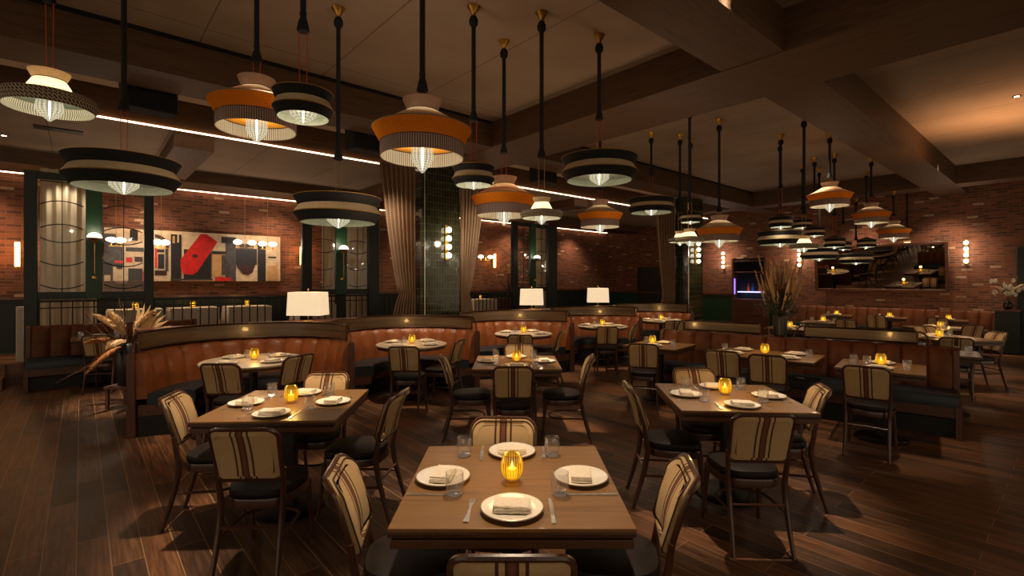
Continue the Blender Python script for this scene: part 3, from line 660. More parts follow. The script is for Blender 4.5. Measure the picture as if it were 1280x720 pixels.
# ================================================================== chairs
def curve_back(z):      # how far the back leans rearward at height z
    k = max(0, (z-.47)/.39); return -.195-.035*k-.075*k**3
def make_chair():
    t = thing('dining_chair', 'x', 'chair')
    # seat: rounded trapezoid cushion
    def outline(w, dpt, n=28, e=3.2):
        o = []
        for i in range(n):
            a = 2*PI*i/n; c, s = math.cos(a), math.sin(a)
            x = w*math.copysign(abs(c)**(2/e), c); y = dpt*math.copysign(abs(s)**(2/e), s)
            x *= 1+.10*y/dpt
            o.append((x, y+.005))
        return o
    secs = []
    for z, k in ((.425, .93), (.44, .99), (.455, 1.0), (.475, .97), (.487, .82), (.492, .4), (.493, .05)):
        secs.append([(x*k, y*k, z) for x, y in outline(.195, .2)])
    MB().loft(secs).build('seat', 'seat', t)
    secs = [[(x*k, y*k, z) for x, y in outline(.2, .205)] for z, k in ((.375, .95), (.38, .99), (.42, 1.0), (.43, .985))]
    MB().loft(secs).build('seat_frame', 'walnut', t)
    # rear legs running up into the back frame
    for s in (-1, 1):
        pts = [(s*.175, -.30, 0), (s*.17, -.255, .15), (s*.168, -.215, .3), (s*.17, -.195, .42), (s*.178, curve_back(.55)-.012, .55), (s*.184, curve_back(.62)-.012, .62)]
        MB().tube(pts, [.013, .016, .019, .02, .016, .014], 10, sx=.9).build('leg', 'walnut', t)
        pts = [(s*.19, .215, 0), (s*.185, .195, .12), (s*.178, .178, .28), (s*.172, .17, .4)]
        MB().tube(pts, [.012, .014, .018, .02], 10).build('leg', 'walnut', t)
    # bentwood hoop around the upholstered back
    def hoop(off, w=.181, z0=.555, z1=.862, rc=.058, n=7):
        P = []
        for cx, cz, a0 in ((w-rc, z1-rc, 0), (-(w-rc), z1-rc, 90)):
            for i in range(n+1):
                a = R(a0+90*i/n); P.append((cx+rc*math.cos(a), cz+rc*math.sin(a)))
        r2 = .03
        for cx, cz, a0 in ((-(w-r2-.006), z0+r2, 180), (w-r2-.006, z0+r2, 270)):
            for i in range(4):
                a = R(a0+90*i/3); P.append((cx+r2*math.cos(a), cz+r2*math.sin(a)))
        return P
    def bow(x): return -.035*(1-(x/.19)**2)+.0
    P = hoop(0)
    MB().tube([(x, curve_back(z)+bow(x)-.006, z) for x, z in P], .0125, 8, closed=True).build('back_frame', 'walnut', t)
    # padded panel
    zc = .71; secs = []
    for dy, k in ((-.021, .80), (-.018, .93), (-.008, .985), (.008, .985), (.022, .94), (.030, .80)):
        secs.append((dy, k))
    def panel():
        mb = MB(); ring = [(x, z) for x, z in P]; n = len(ring)
        S = []
        for dy, k in secs: S.append([(x*k, curve_back(z)+bow(x)+dy, zc+(z-zc)*k) for x, z in ring])
        mb.loft(S, caps=False)
        for dy, k in (secs[0], secs[-1]):     # filled faces as a curved grid
            def G(a, b):
                # map the square to the ring by rays from the centre
                x = (a*2-1); z = (b*2-1); r = max(abs(x), abs(z)); 
                if r < 1e-6: x2, z2 = 0, 0
                else:
                    ang = math.atan2(z, x); bx, bz = ray(ang); x2, z2 = bx*r, bz*r
                X, Z = x2*k, zc+z2*k
                bul = (.006 if dy > 0 else -.004)*(1-r*r)
                return (X, curve_back(Z)+bow(X)+dy+bul, Z)
            mb.grid(G, 12, 12)
        return mb
    def ray(ang):
        c, s = math.cos(ang), math.sin(ang); best = None
        n = len(P)
        for i in range(n):
            x1, z1 = P[i][0], P[i][1]-zc; x2, z2 = P[(i+1) % n][0], P[(i+1) % n][1]-zc
            dx, dz = x2-x1, z2-z1; den = c*dz-s*dx
            if abs(den) < 1e-9: continue
            tt = (x1*dz-z1*dx)/den; u = (x1*s-z1*c)/den
            if tt > 0 and -1e-4 <= u <= 1+1e-4: best = (c*tt, s*tt) if best is None else best
        return best or (0, 0)
    pb = panel().build('backrest', 'stripe', t)
    MB().tube([(x*.95, curve_back(z)+bow(x)+.024, zc+(z-zc)*.95) for x, z in P], .0035, 5, closed=True).build('piping', 'piping', pb)
    # bent stretcher hoop and side rungs
    pts = [(-.166, -.235, .24)]+[(.166*math.sin(R(a)), .02-.0+.12*math.cos(R(a))*1.0, .235) for a in range(-90, 91, 15)]+[(.166, -.235, .24)]
    MB().tube(pts, .009, 7).build('stretcher', 'walnut', t)
    MB().tube([(-.168, -.222, .285), (0, -.228, .29), (.168, -.222, .285)], .0085, 7).build('rear_rung', 'walnut', t)
    return t
CHAIR = make_chair(); CH_USED = [0]
def chair(bx, by, face, label, group=None):
    """bx,by = where the top of the back stands; face = heading in degrees (0 faces away from the viewer, +Y)"""
    th = R(face); fx, fy = -math.sin(th), math.cos(th)
    p = (bx+.27*fx, by+.27*fy, 0)
    if not CH_USED[0]:
        CH_USED[0] = 1; CHAIR.location = p; CHAIR.rotation_euler[2] = th; CHAIR['label'] = label
        if group: CHAIR['group'] = group
        return CHAIR
    return dup(CHAIR, p, th, label, group)
# ------------------------------------------------------------------ tables
def square_table(cx, cy, rz, s, label, s2=None, base=True, group=None):
    s2 = s2 or s
    t = thing('square_table', label, 'table', (cx, cy, 0), rz, group)
    MB().box((0, 0, .752), (s, s2, .016)).build('tabletop', 'table', t, bevel=.003)
    MB().box((0, 0, .735), (s-.002, s2-.002, .018)).build('table_edge', 'walnut', t, bevel=.003)
    MB().box((0, 0, .721), (s-.03, s2-.03, .010)).build('shadow_gap', 'black', t)
    MB().box((0, 0, .699), (s-.014, s2-.014, .034)).build('under_leaf', 'tabledge', t, bevel=.004)
    MB().box((0, 0, .36), (.09, .09, .66)).build('column', 'black', t, bevel=.006)
    MB().box((0, 0, .675), (.4, .4, .02)).build('top_plate', 'black', t)
    MB().lathe([(.001, 0), (.235, 0), (.24, .012), (.225, .022), (.06, .034), (.001, .036)], 40).build('base', 'black', t)
    return t
def round_table(cx, cy, r, label):
    t = thing('round_table', label, 'table', (cx, cy, 0), 0, None)
    MB().lathe([(.001, .728), (r-.02, .728), (r, .74), (r, .754), (r-.006, .76), (.001, .76)], 48).build('tabletop', 'marble', t)
    MB().lathe([(r-.035, .70), (r-.02, .702), (r-.02, .728)], 40).build('apron', 'tabledge', t)
    MB().lathe([(.045, .03), (.045, .70), (.12, .725), (.001, .725)], 20).build('column', 'black', t)
    MB().lathe([(.001, 0), (.25, 0), (.255, .012), (.24, .022), (.06, .034), (.001, .036)], 36).build('base', 'black', t)
    return t
# tableware prototypes ------------------------------------------------
TZ = .7605
def proto(o): o.location = (0, 0, -50); return o
def mk_plate():
    o = MB().lathe([(.001, .004), (.075, .004), (.082, .0), (.06, .0), (.001, .0)], 40)
    t = thing('dinner_plate', 'x', 'plate')
    MB().lathe([(.001, .0), (.07, .0), (.078, .004), (.122, .016), (.1235, .019), (.120, .0195), (.080, .009), (.074, .0065), (.001, .0062)], 44).build('plate_body', 'plate', t)
    MB().lathe([(.1185, .0192), (.121, .0202), (.1236, .0192)], 44).build('rim_line', 'rim', t)
    return t
def mk_napkin():
    mb = MB()
    def slab(w, d, z, th, dx, dy, rz):
        m = Matrix.Translation((dx, dy, 0)) @ Matrix.Rotation(rz, 4, 'Z')
        n = 10; 
        S = []
        for i in range(n+1):
            x = -w/2+w*i/n; k = .0012*math.sin(i*1.7+z*900)
            S.append([m @ Vector((x, -d/2, z+k)), m @ Vector((x, -d/2-.002, z+th/2+k)), m @ Vector((x, -d/2, z+th+k)), m @ Vector((x, d/2, z+th+k*.3)), m @ Vector((x, d/2+.002, z+th/2)), m @ Vector((x, d/2, z))])
        mb.loft([[tuple(p) for p in s] for s in S])
    slab(.145, .09, .003, .009, 0, 0, 0); slab(.142, .087, .0125, .009, .003, .001, .03); slab(.138, .084, .022, .007, -.002, .0, -.03)
    return mb
def mk_glass():
    t = thing('tumbler', 'x', 'glass')
    MB().lathe([(.001, 0), (.028, 0), (.034, .012), (.039, .05), (.0375, .095), (.0355, .095), (.037, .05), (.031, .016), (.001, .013)], 24).build('glass_wall', 'glass', t)
    MB().lathe([(.001, .002), (.027, .002), (.030, .012), (.001, .012)], 20, rib=.05, ribn=10).build('glass_base', 'glassbase', t)
    return t
def mk_fork():
    mb = MB()
    secs = [(-.095, .010, .0035), (-.085, .011, .0035), (-.03, .006, .003), (.02, .004, .004), (.045, .0085, .006), (.062, .0115, .004)]
    S = [[(-w, y, h-.0015), (w, y, h-.0015), (w, y, h+.001), (-w, y, h+.001)] for y, w, h in secs]
    mb.loft(S)
    for i in range(4):
        x = -.0095+i*.0063
        mb.box((x, .08, .0045), (.0032, .036, .002))
    return mb
def mk_knife():
    mb = MB(); S = []
    for y, a, b, h in ((-.105, -.006, .006, .004), (-.1, -.008, .008, .005), (-.02, -.006, .006, .005), (-.01, -.007, .008, .003), (.05, -.007, .01, .002), (.1, -.007, .006, .002), (.112, -.006, -.002, .002)):
        S.append([(a, y, 0), (b, y, 0), (b, y, h), (a, y, h)])
    mb.loft(S); return mb
def mk_candle():
    t = thing('candle_holder', 'x', 'candle')
    MB().lathe([(.030, .018), (.042, .035), (.047, .06), (.0465, .09), (.042, .115), (.037, .125)], 96, rib=.035, ribn=24).build('fluted_glass', 'amber', t)
    MB().lathe([(.001, .0), (.030, .0), (.033, .008), (.032, .018), (.001, .018)], 36, rib=.03, ribn=18).build('glass_foot', 'amberbase', t)
    w = MB().lathe([(.001, .02), (.022, .02), (.022, .06), (.001, .058)], 16).build('wax', 'wax', t)
    MB().lathe([(.001, .058), (.006, .066), (.005, .078), (.001, .092)], 8).build('flame', 'flame', w)
    return t
PL, GL, CN = mk_plate(), mk_glass(), mk_candle()
NP = mk_napkin().build('napkin', 'napkin'); tag(NP, 'x', 'napkin')
FK = mk_fork().build('fork', 'chrome'); tag(FK, 'x', 'fork')
KN = mk_knife().build('knife', 'chrome'); tag(KN, 'x', 'knife')
# low table light of each candle
def place(p, tx, ty, trz, lx, ly, z, rz, label):
    c, s = math.cos(trz), math.sin(trz)
    return dup(p, (tx+lx*c-ly*s, ty+lx*s+ly*c, z), trz+rz, label)
def candle(tx, ty, trz, lx, ly, desc, w=1.6, z=TZ):
    o = place(CN, tx, ty, trz, lx, ly, z, 0, 'glowing amber fluted candle holder on '+desc)
    point('candle_light', o.location+Vector((0, 0, .17)), w, (1, .55, .16), .03)
    return o
def setting(tx, ty, trz, ang, rad, desc, side, cutlery=True, glass=True, z=TZ):
    """ang: 0 = near side (diner sits at -y)"""
    c, s = math.cos(ang), math.sin(ang)
    def q(x, y): return (x*c-y*s, x*s+y*c)
    x, y = q(0, -rad); place(PL, tx, ty, trz, x, y, z, ang, 'white plate on the %s of %s' % (side, desc))
    j = random.uniform(-.25, .25)
    place(NP, tx, ty, trz, x, y, z+.0065, ang+j*.5, 'folded napkin on the %s plate of %s' % (side, desc))
    if cutlery:
        x, y = q(-.165, -rad); place(FK, tx, ty, trz, x, y, z, ang-.06, 'steel fork left of the %s plate of %s' % (side, desc))
        x, y = q(.155, -rad); place(KN, tx, ty, trz, x, y, z, ang, 'steel knife right of the %s plate of %s' % (side, desc))
SIDES = (('near side', 0), ('right side', PI/2), ('far side', PI), ('left side', -PI/2))
def dress_square(tx, ty, rz, desc, cutlery=True, sides=SIDES, glasses=((-.22, -.17, 'near left'), (.2, -.17, 'near right'), (-.24, .27, 'far left'), (.2, .27, 'far right')), rad=.31, cnd=(0, .0), w=1.6):
    for sd, a in sides: setting(tx, ty, rz, a, rad, desc, sd, cutlery)
    for gx, gy, nm in glasses: place(GL, tx, ty, rz, gx, gy, TZ, 0, 'clear tumbler at the %s of %s' % (nm, desc))
    if cnd: candle(tx, ty, rz, cnd[0], cnd[1], desc, w)

TR1 = (0, 2.235, 0)
square_table(0, 2.235, 0, .9, 'oak square table set for four in the foreground')
D1 = 'the foreground square table'
for sd, a in SIDES:
    setting(0, 2.235, 0, a, .31 if a != PI else .335, D1, sd, cutlery=(a in (0, PI)))
place(KN, 0, 2.235, 0, -.335, -.165, TZ, -PI/2, 'steel knife beside the left plate of '+D1)
place(KN, 0, 2.235, 0, .335, -.165, TZ, PI/2, 'steel knife beside the right plate of '+D1)
for gx, gy, nm in ((-.24, -.165, 'near left'), (.2, -.165, 'near right'), (-.245, .30, 'far left'), (.205, .30, 'far right')): place(GL, 0, 2.235, 0, gx, gy, TZ, 0, 'clear tumbler at the %s of %s' % (nm, D1))
candle(0, 2.235, 0, 0, -.03, D1, 1.0)
G4 = 'striped chairs at the four square tables'
chair(0, 1.475, 0, 'striped back chair nearest the viewer, cut by the bottom edge', G4)
chair(-.705, 2.12, -82, 'striped chair at the left of the foreground table', G4)
chair(.705, 2.12, 80, 'striped chair at the right of the foreground table', G4)
chair(-.05, 2.80, 178, 'striped chair on the far side of the foreground table', G4)
# left square table
x, y, r = -1.62, 3.62, R(3)
square_table(x, y, r, .92, 'oak square table at left in front of the nearest curved booth')
dress_square(x, y, r, 'the left square table', cnd=(.0, .02))
chair(-1.45, 2.70, 2, 'striped chair seen from behind at the left square table', G4)
chair(-2.32, 3.45, -78, 'striped chair at the left of the left square table', G4)
chair(-.84, 3.55, 84, 'striped chair at the right of the left square table', G4)
chair(-1.58, 4.22, 182, 'striped chair beyond the left square table', G4)
# right square table
x, y, r = 1.67, 3.85, R(-5)
square_table(x, y, r, .92, 'oak square table at right in front of the long banquette')
dress_square(x, y, r, 'the right square table', cnd=(.0, .05))
chair(1.50, 2.98, -3, 'striped chair seen from behind at the right square table', G4)
chair(.93, 3.78, -96, 'striped chair at the left of the right square table', G4)
chair(2.28, 3.72, 72, 'striped chair at the right of the right square table', G4)
chair(1.63, 4.43, 178, 'striped chair beyond the right square table', G4)
# centre square table
x, y, r = .05, 5.5, R(0)
square_table(x, y, r, .92, 'oak square table in the middle, behind the foreground table')
dress_square(x, y, r, 'the middle square table', cnd=(.0, .0))
chair(.01, 4.62, 0, 'striped chair seen from behind at the middle square table', G4)
chair(-.70, 5.25, -84, 'striped chair at the left of the middle square table', G4)
chair(.80, 5.25, 84, 'striped chair at the right of the middle square table', G4)
chair(.09, 6.22, 180, 'striped chair beyond the middle square table', G4)
# ================================================================== booths and banquettes
def back_profile(top):
    return [(.13, .40), (.125, .50), (.10, .66), (.075, .80), (.055, top-.05), (.03, top-.012), (.0, top), (-.025, top-.012), (-.035, top-.05), (-.035, .40)]
def seat_profile(s0=.10, s1=.55):
    return [(s0, .33), (s0, .455), (s0+.1, .47), (s1-.06, .475), (s1-.015, .46), (s1, .42), (s1-.004, .33)]
def path_arc(cx, cy, r, a0, a1, n):
    L = []
    for i in range(n+1):
        a = R(a0+(a1-a0)*i/n); L.append((Vector((cx+r*math.cos(a), cy+r*math.sin(a), 0)), Vector((-math.cos(a), -math.sin(a), 0)), i/n))
    return L
def path_line(p0, p1, n):
    p0, p1 = Vector((*p0, 0)), Vector((*p1, 0)); d = (p1-p0).normalized(); nn = Vector((d.y, -d.x, 0))
    return [(p0+(p1-p0)*i/n, nn, i/n) for i in range(n+1)]
def sweep(path, prof, chan=0, amp=0.0):
    S = []
    for p, nn, t in path:
        b = 0
        if chan:
            f = (t*chan) % 1.0; b = amp*(math.sqrt(max(0, 1-(2*f-1)**2))-.75)
        sec = []
        for s, z in prof:
            s2 = s+(b if s > .01 else 0); z2 = z+(b*.35 if s > -.02 and z > .8 else 0)
            q = p+nn*s2; sec.append((q.x, q.y, z2))
        S.append(sec)
    return MB().loft(S)
def rails(t, path, z0, z1, endarms=True, sub=False):
    pn = sweep(path, [(-.022, z0+.012), (-.014, z0+.012), (-.014, z1), (-.022, z1)]).build('glass_panel', 'smoke', t)
    fr = MB()
    for z in (z0, z1): fr.tube([p+nn*-.018+Vector((0, 0, z)) for p, nn, _ in path], .0125, 6)
    for p, nn, _ in (path[0], path[-1]): fr.tube([p+nn*-.018+Vector((0, 0, z0)), p+nn*-.018+Vector((0, 0, z1))], .0125, 6)
    fr.build('rail_frame', 'copper', t)
    if endarms:
        for k, (a, b) in enumerate(((0, 1), (-1, -2))):
            p, nn, _ = path[a]; q = path[b][0]; d = (p-q).normalized()
            pts = [p+nn*-.018+d*(.01)+Vector((0, 0, z1))]
            for i in range(1, 7):
                aa = R(90*i/6); pts.append(p+nn*-.018+d*(.01+.11*math.sin(aa))+Vector((0, 0, z0-.03+(z1-z0+.03)*math.cos(aa))))
            MB().tube(pts, .011, 6).build('end_arm', 'copper', t)
def curved_booth(cx, cy, r, a0, a1, label, top=.885, chan=13):
    t = thing('curved_booth', label, 'booth', (0, 0, 0), 0, None)
    P = path_arc(cx, cy, r, a0, a1, chan*6)
    sweep(P, back_profile(top), chan, .03).build('backrest', 'leather', t)
    Q = path_arc(cx, cy, r, a0, a1, 40)
    sweep(Q, seat_profile()).build('seat', 'teal', t)
    sweep(Q, [(-.07, .0), (-.07, top-.03), (-.037, top-.03), (-.037, 0)]).build('outer_shell', 'booth', t)
    sweep(Q, [(.02, .22), (.02, .335), (.52, .335), (.52, .24), (.50, .22)]).build('seat_rail', 'walnutx', t)
    sweep(Q, [(.02, .0), (.02, .22), (.44, .22), (.44, 0)]).build('plinth', 'black', t)
    for p, nn, _ in (Q[0], Q[-1]):
        d = Vector((-nn.y, nn.x, 0)); mb = MB()
        m = Matrix.Translation(p) @ Matrix.Rotation(math.atan2(nn.y, nn.x), 4, 'Z')
        prof = [(-.075, 0), (-.075, top-.01), (-.06, top+.012), (-.02, top+.012), (-.005, top-.01), (.01, .0)]
        S = [[tuple(m @ Vector((s, k*.026, z))) for s, z in prof] for k in (-1, 1)]
        mb.loft(S).build('end_panel', 'booth', t, bevel=.006)
    rails(t, [q for q in path_arc(cx, cy, r, a0+7, a1-7, 36)], top+.02, top+.21)
    # move the origin to the booth centre
    for ch in t.children: ch.matrix_parent_inverse = Matrix.Translation((-cx, -cy, 0))
    t.location = (cx, cy, 0)
    return t
B = [(-2.97, 5.62, 1.08, 'nearest at left'), (-1.47, 7.10, 1.04, 'second from the left'), (.17, 8.55, 1.04, 'third, behind the middle table'), (1.80, 10.0, 1.04, 'fourth, under the small right pendants'), (3.42, 11.45, 1.04, 'farthest of the row by the far pillar')]
RT = ['the round table in the nearest booth', 'the round table in the second booth', 'the round table in the third booth', 'the round table in the fourth booth', 'the round table in the farthest booth']
for i, (x, y, r, nm) in enumerate(B):
    curved_booth(x, y, r, 30, 200 if i < 2 else 196, 'curved cognac leather booth with channelled back, '+nm)
    tx, ty = x+.03, y+.02
    round_table(tx, ty, .5 if i else .54, ['pale round table in the nearest curved booth', 'pale round table in the second curved booth', 'pale round table in the third curved booth', 'pale round table in the fourth curved booth', 'pale round table in the farthest curved booth'][i])
    rr = .33
    for a, sd in ((R(-25), 'near side'), (R(62), 'right side'), (R(150), 'far side'), (R(-115), 'left side')):
        setting(tx, ty, 0, a, rr, RT[i], sd, cutlery=False)
    for gx, gy, g in ((-.12, -.2, 'near left'), (.2, .02, 'right'), (-.14, .14, 'far left')): place(GL, tx, ty, 0, gx, gy, TZ, 0, 'clear tumbler at the %s of %s' % (g, RT[i]))
    candle(tx, ty, 0, 0, .02, RT[i], 1.6)
GB = 'striped chairs facing the curved booths'
nth = ['nearest', 'second', 'third', 'fourth', 'farthest']
for i, (fx, fy, fa, sx, sy, sa) in enumerate(((-2.80, 4.78, 2, -2.30, 5.32, 62), (-1.31, 6.02, 0, -.72, 6.72, 74), (.12, 7.35, 0, .76, 7.95, 76), (1.66, 8.65, -6, 2.22, 9.1, 80))):
    chair(fx, fy, fa, 'striped chair seen from behind at the round table of the %s booth' % nth[i], GB)
    chair(sx, sy, sa, 'striped chair turned sideways at the round table of the %s booth' % nth[i], GB)
chair(3.25, 9.95, -12, 'striped chair seen from behind at the farthest booth table', GB)
# timber divider behind the booths
for v0, v1, lab in ((.55, 3.9, 'dark timber divider behind the two nearest booths'), (5.15, 11.4, 'dark timber divider behind the far booths')):
    c = (v0+v1)/2; t = thing('timber_divider', lab, 'partition', uv(7.72, c, 0), ROOM)
    MB().box((0, 0, .5), (v1-v0, .42, 1.0)).build('body', 'walnutx', t, bevel=.008)
    MB().box((0, 0, 1.03), (v1-v0+.06, .52, .05)).build('top_shelf', 'booth', t, bevel=.01)
# table lamps on the divider
for i, (x, y, w) in enumerate(((-3.02, 7.35, .5), (.42, 10.55, .5), (2.06, 11.9, .5))):
    t = thing('table_lamp', ['white rectangular shade lamp behind the nearest booth', 'white shade lamp right of the tiled pillar, behind the third booth', 'white shade lamp behind the fourth booth'][i], 'lamp', (x, y, 1.055), R(-4))
    zb = .03 if i == 0 else .06
    S = []
    for z, k in ((.10, 1.0), (.10+.34, .94)):
        hw, hd = w/2*k, .16*k; S.append([(-hw, -hd, z), (hw, -hd, z), (hw, hd, z), (-hw, hd, z)])
    MB().loft(S, caps=False).build('lamp_shade', 'lampshade', t, smooth=False)
    MB().tube([(0, 0, .0), (0, 0, .47)], .008, 8).build('stem', 'brass', t)
    MB().lathe([(.001, 0), (.08, 0), (.08, .012), (.02, .02), (.001, .02)], 20).build('base', 'brass', t)
    MB().sphere((0, 0, .485), .013, 8).build('finial', 'brass', t)
    point('lamp_light', (0, 0, .28), 5, (1, .78, .5), .06, t)
# straight double banquette -------------------------------------------
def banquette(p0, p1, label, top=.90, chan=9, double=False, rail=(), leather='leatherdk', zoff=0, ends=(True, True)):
    t = thing('banquette', label, 'banquette', (0, 0, 0), 0)
    sides = [(p0, p1, 1)]
    if double:
        d = (Vector(p1)-Vector(p0)).normalized(); off = Vector((-d.y, d.x))*.10
        sides.append(((p1[0]+off.x, p1[1]+off.y), (p0[0]+off.x, p0[1]+off.y), -1))
    for a, b, s in sides:
        P = path_line(a, b, chan*8); Q = path_line(a, b, 2)
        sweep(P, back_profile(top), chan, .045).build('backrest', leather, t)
        sweep(Q, seat_profile()).build('seat', 'teal', t)
        sweep(Q, [(.02, .20), (.02, .335), (.53, .335), (.53, .22), (.50, .20)]).build('seat_rail', 'walnutx', t)
        sweep(Q, [(.02, .0), (.02, .20), (.40, .20), (.40, 0)]).build('plinth', 'black', t)
        for e, (p, nn, _) in zip(ends if s == 1 else ends[::-1], (Q[0], Q[-1])):
            if not e: continue
            m = Matrix.Translation(p) @ Matrix.Rotation(math.atan2(nn.y, nn.x), 4, 'Z')
            prof = [(-.05, 0), (-.05, top+.005), (.03, top+.008), (.075, top-.03), (.13, .50), (.17, .36), (.55, .34), (.55, 0), (.49, 0), (.47, .24), (.2, .24), (.17, 0)]
            S = [[tuple(m @ Vector((q, k*.026, z))) for q, z in prof] for k in (-1, 1)]
            MB().loft(S).build('end_panel', 'booth', t)
    for f0, f1 in rail:
        a = Vector(p0).lerp(Vector(p1), f0); b = Vector(p0).lerp(Vector(p1), f1)
        if double: a = a+off*.5; b = b+off*.5
        
        rails(t, path_line(a, b, 2), top+.02, top+.155)
    mid = ((p0[0]+p1[0])/2, (p0[1]+p1[1])/2, 0)
    for ch in t.children: ch.matrix_parent_inverse = Matrix.Translation((-mid[0], -mid[1], 0))
    t.location = mid
    return t
PA, PB = (2.36, 7.72), (4.98, 5.56)
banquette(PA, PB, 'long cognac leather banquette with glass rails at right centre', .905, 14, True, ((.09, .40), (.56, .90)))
# small bench at far left under the railing, wall bench on the right
a, b = uv(10.85, -.62), uv(10.85, 1.6)
banquette((a.x, a.y), (b.x, b.y), 'cognac leather bench under the railing at far left', .95, 9)
a, b = uv(5.6, 16.2), uv(1.36, 16.2)
banquette((a.x, a.y), (b.x, b.y), 'long leather wall bench under the mirror', .95, 17, ends=(True, True))
# tables before the banquette
GQ = 'striped chairs on the right side of the room'
BQ = R(-40)
def sq(x, y, rz, s, label, desc, sides, glasses, cnd=(0, 0), s2=None, cutlery=False, w=1.5):
    square_table(x, y, rz, s, label, s2)
    hw = (s2 or s)/2
    for nm, lx, ly, a in sides:
        # lx,ly is the plate centre in table space
        place(PL, x, y, rz, lx, ly, TZ, a, 'white plate at the %s of %s' % (nm, desc)); place(NP, x, y, rz, lx, ly, TZ+.0065, a, 'folded napkin on the %s plate of %s' % (nm, desc))
        if cutlery:
            c, s_ = math.cos(a), math.sin(a)
            place(FK, x, y, rz, lx-.165*c, ly-.165*s_, TZ, a, 'steel fork by the %s plate of %s' % (nm, desc))
    for nm, lx, ly in glasses: place(GL, x, y, rz, lx, ly, TZ, 0, 'clear tumbler at the %s of %s' % (nm, desc))
    if cnd: candle(x, y, rz, cnd[0], cnd[1], desc, w)
two = (('wall side', 0, .2, PI), ('aisle side', 0, -.2, 0)); g2 = (('left', -.22, .05), ('right', .22, -.05))
sq(3.88, 5.22, BQ, .74, 'small oak table at the right end of the banquette', 'the right banquette table', two, (('left', -.24, .05), ('near right', .22, -.08), ('far left', -.12, .02)), (.0, .03))
sq(3.10, 6.08, BQ, 1.16, 'oak table at the middle of the long banquette', 'the middle banquette table', (('left wall side', -.3, .2, PI), ('right wall side', .3, .2, PI), ('left aisle side', -.3, -.2, 0), ('right aisle side', .3, -.2, 0)), (('left', -.47, .0), ('right', .47, .0)), (0, 0), .76)
sq(2.08, 7.00, BQ, .76, 'oak table at the left end of the long banquette', 'the left banquette table', two, g2, (-.08, -.05))
chair(3.30, 4.62, -41, 'striped chair seen from behind at the right end of the banquette', GQ)
chair(2.40, 5.66, -34, 'left of two striped chairs at the middle banquette table', GQ)
chair(2.74, 5.32, -32, 'right of two striped chairs at the middle banquette table', GQ)
chair(1.66, 6.28, -18, 'striped chair seen from behind at the left end of the banquette', GQ)
# beyond the banquette
sq(5.47, 6.27, BQ, .66, 'small oak table behind the right end of the banquette', 'the table behind the banquette right end', two, g2, None)
sq(5.25, 7.55, BQ, .76, 'oak table behind the glass rail of the banquette', 'the table behind the glass rail', two, g2, None)
sq(6.95, 7.90, 0, .9, 'oak table farthest right beyond the banquette', 'the far right oak table', (('near side', 0, -.29, 0), ('left side', -.29, 0, -PI/2), ('far side', 0, .29, PI)), (('left', -.2, -.2), ('right', .2, .2)), (-.1, .05))
sq(8.30, 9.55, 0, .9, 'oak table behind the far right oak table', 'the second far right oak table', (('near side', 0, -.29, 0), ('left side', -.29, 0, -PI/2), ('far side', 0, .29, PI)), (('left', -.2, -.2), ('right', .2, .2)), (-.05, .0))
chair(6.22, 6.95, -38, 'striped chair seen from behind at the far right oak table', GQ)
chair(7.55, 7.75, 84, 'striped chair at the right of the far right oak table', GQ)
chair(7.30, 8.75, 176, 'striped chair beyond the far right oak table', GQ)
chair(8.35, 9.0, -4, 'striped chair before the second far right oak table', GQ)
sq(5.35, 9.55, BQ, .76, 'oak table left of the dried flower vase, beyond the banquette', 'the table beyond the tall flower vase', two, g2, (.0, .0))
sq(6.9, 11.0, BQ, .76, 'oak table beyond the banquette near the mirror left end', 'the table near the mirror left end', two, g2, (.0, .0))
chair(6.9, 10.25, -50, 'striped chair right of the table near the mirror left end', GQ)
chair(5.6, 8.95, -50, 'striped chair at the table beyond the flower vase', GQ)
for i, (x, y) in enumerate(((8.64, 13.2), (9.40, 12.35), (10.12, 11.5))):
    ds = ['the left wall bench table', 'the middle wall bench table', 'the right wall bench table'][i]
    sq(x, y, BQ, .68, ['small table at the left of the wall bench under the mirror', 'small table at the middle of the wall bench', 'small table at the right of the wall bench'][i], ds, two, (('left', -.2, .0),), (0, .0))
    if i: chair(x-.86, y-.72, -49, 'striped chair facing '+ds, GQ)
# left bench table
sq(-6.62, 7.95, ROOM, .68, 'small oak table at the far left bench', 'the small table at the far left bench', two, g2, None)
chair(-6.08, 7.28, 20, 'striped chair seen from behind at the far left bench', GQ)
# annex tables with linen
for i, (x, v_) in enumerate(((169, 0), (241, 0), (309, 0), (392, 0), (600, 0))):
    um = 12.1; v = v_of(x, um); p = uv(um, v, .35)
    nm = ['behind the leftmost green screen', 'under the painting left half', 'under the painting middle', 'behind the lamp and second screen', 'right of the tiled pillar'][i]
    t = thing('linen_table', 'white linen covered annex table '+nm, 'table', p, ROOM)
    mb = MB(); N = 48
    def ring(k, z, a):
        o = []
        for j in range(N):
            th = 2*PI*j/N; c, s = math.cos(th), math.sin(th); m_ = max(abs(c), abs(s)); w_ = (1+a*math.sin(9*th))
            o.append((.42*k*c/m_*w_, .32*k*s/m_*w_, z))
        return o
    mb.loft([ring(.02, .765, 0), ring(1, .765, 0), ring(1.01, .74, 0), ring(1.03, .55, .03), ring(1.05, .38, .05)], caps=False).build('tablecloth', 'linen', t)
    MB().box((0, 0, .36), (.08, .08, .72)).build('column', 'black', t); MB().box((0, 0, .012), (.45, .45, .024)).build('base', 'black', t)
    if i not in (3,): candle(p.x, p.y, ROOM, 0, 0, 'the linen table '+nm, .8, .35+.766)
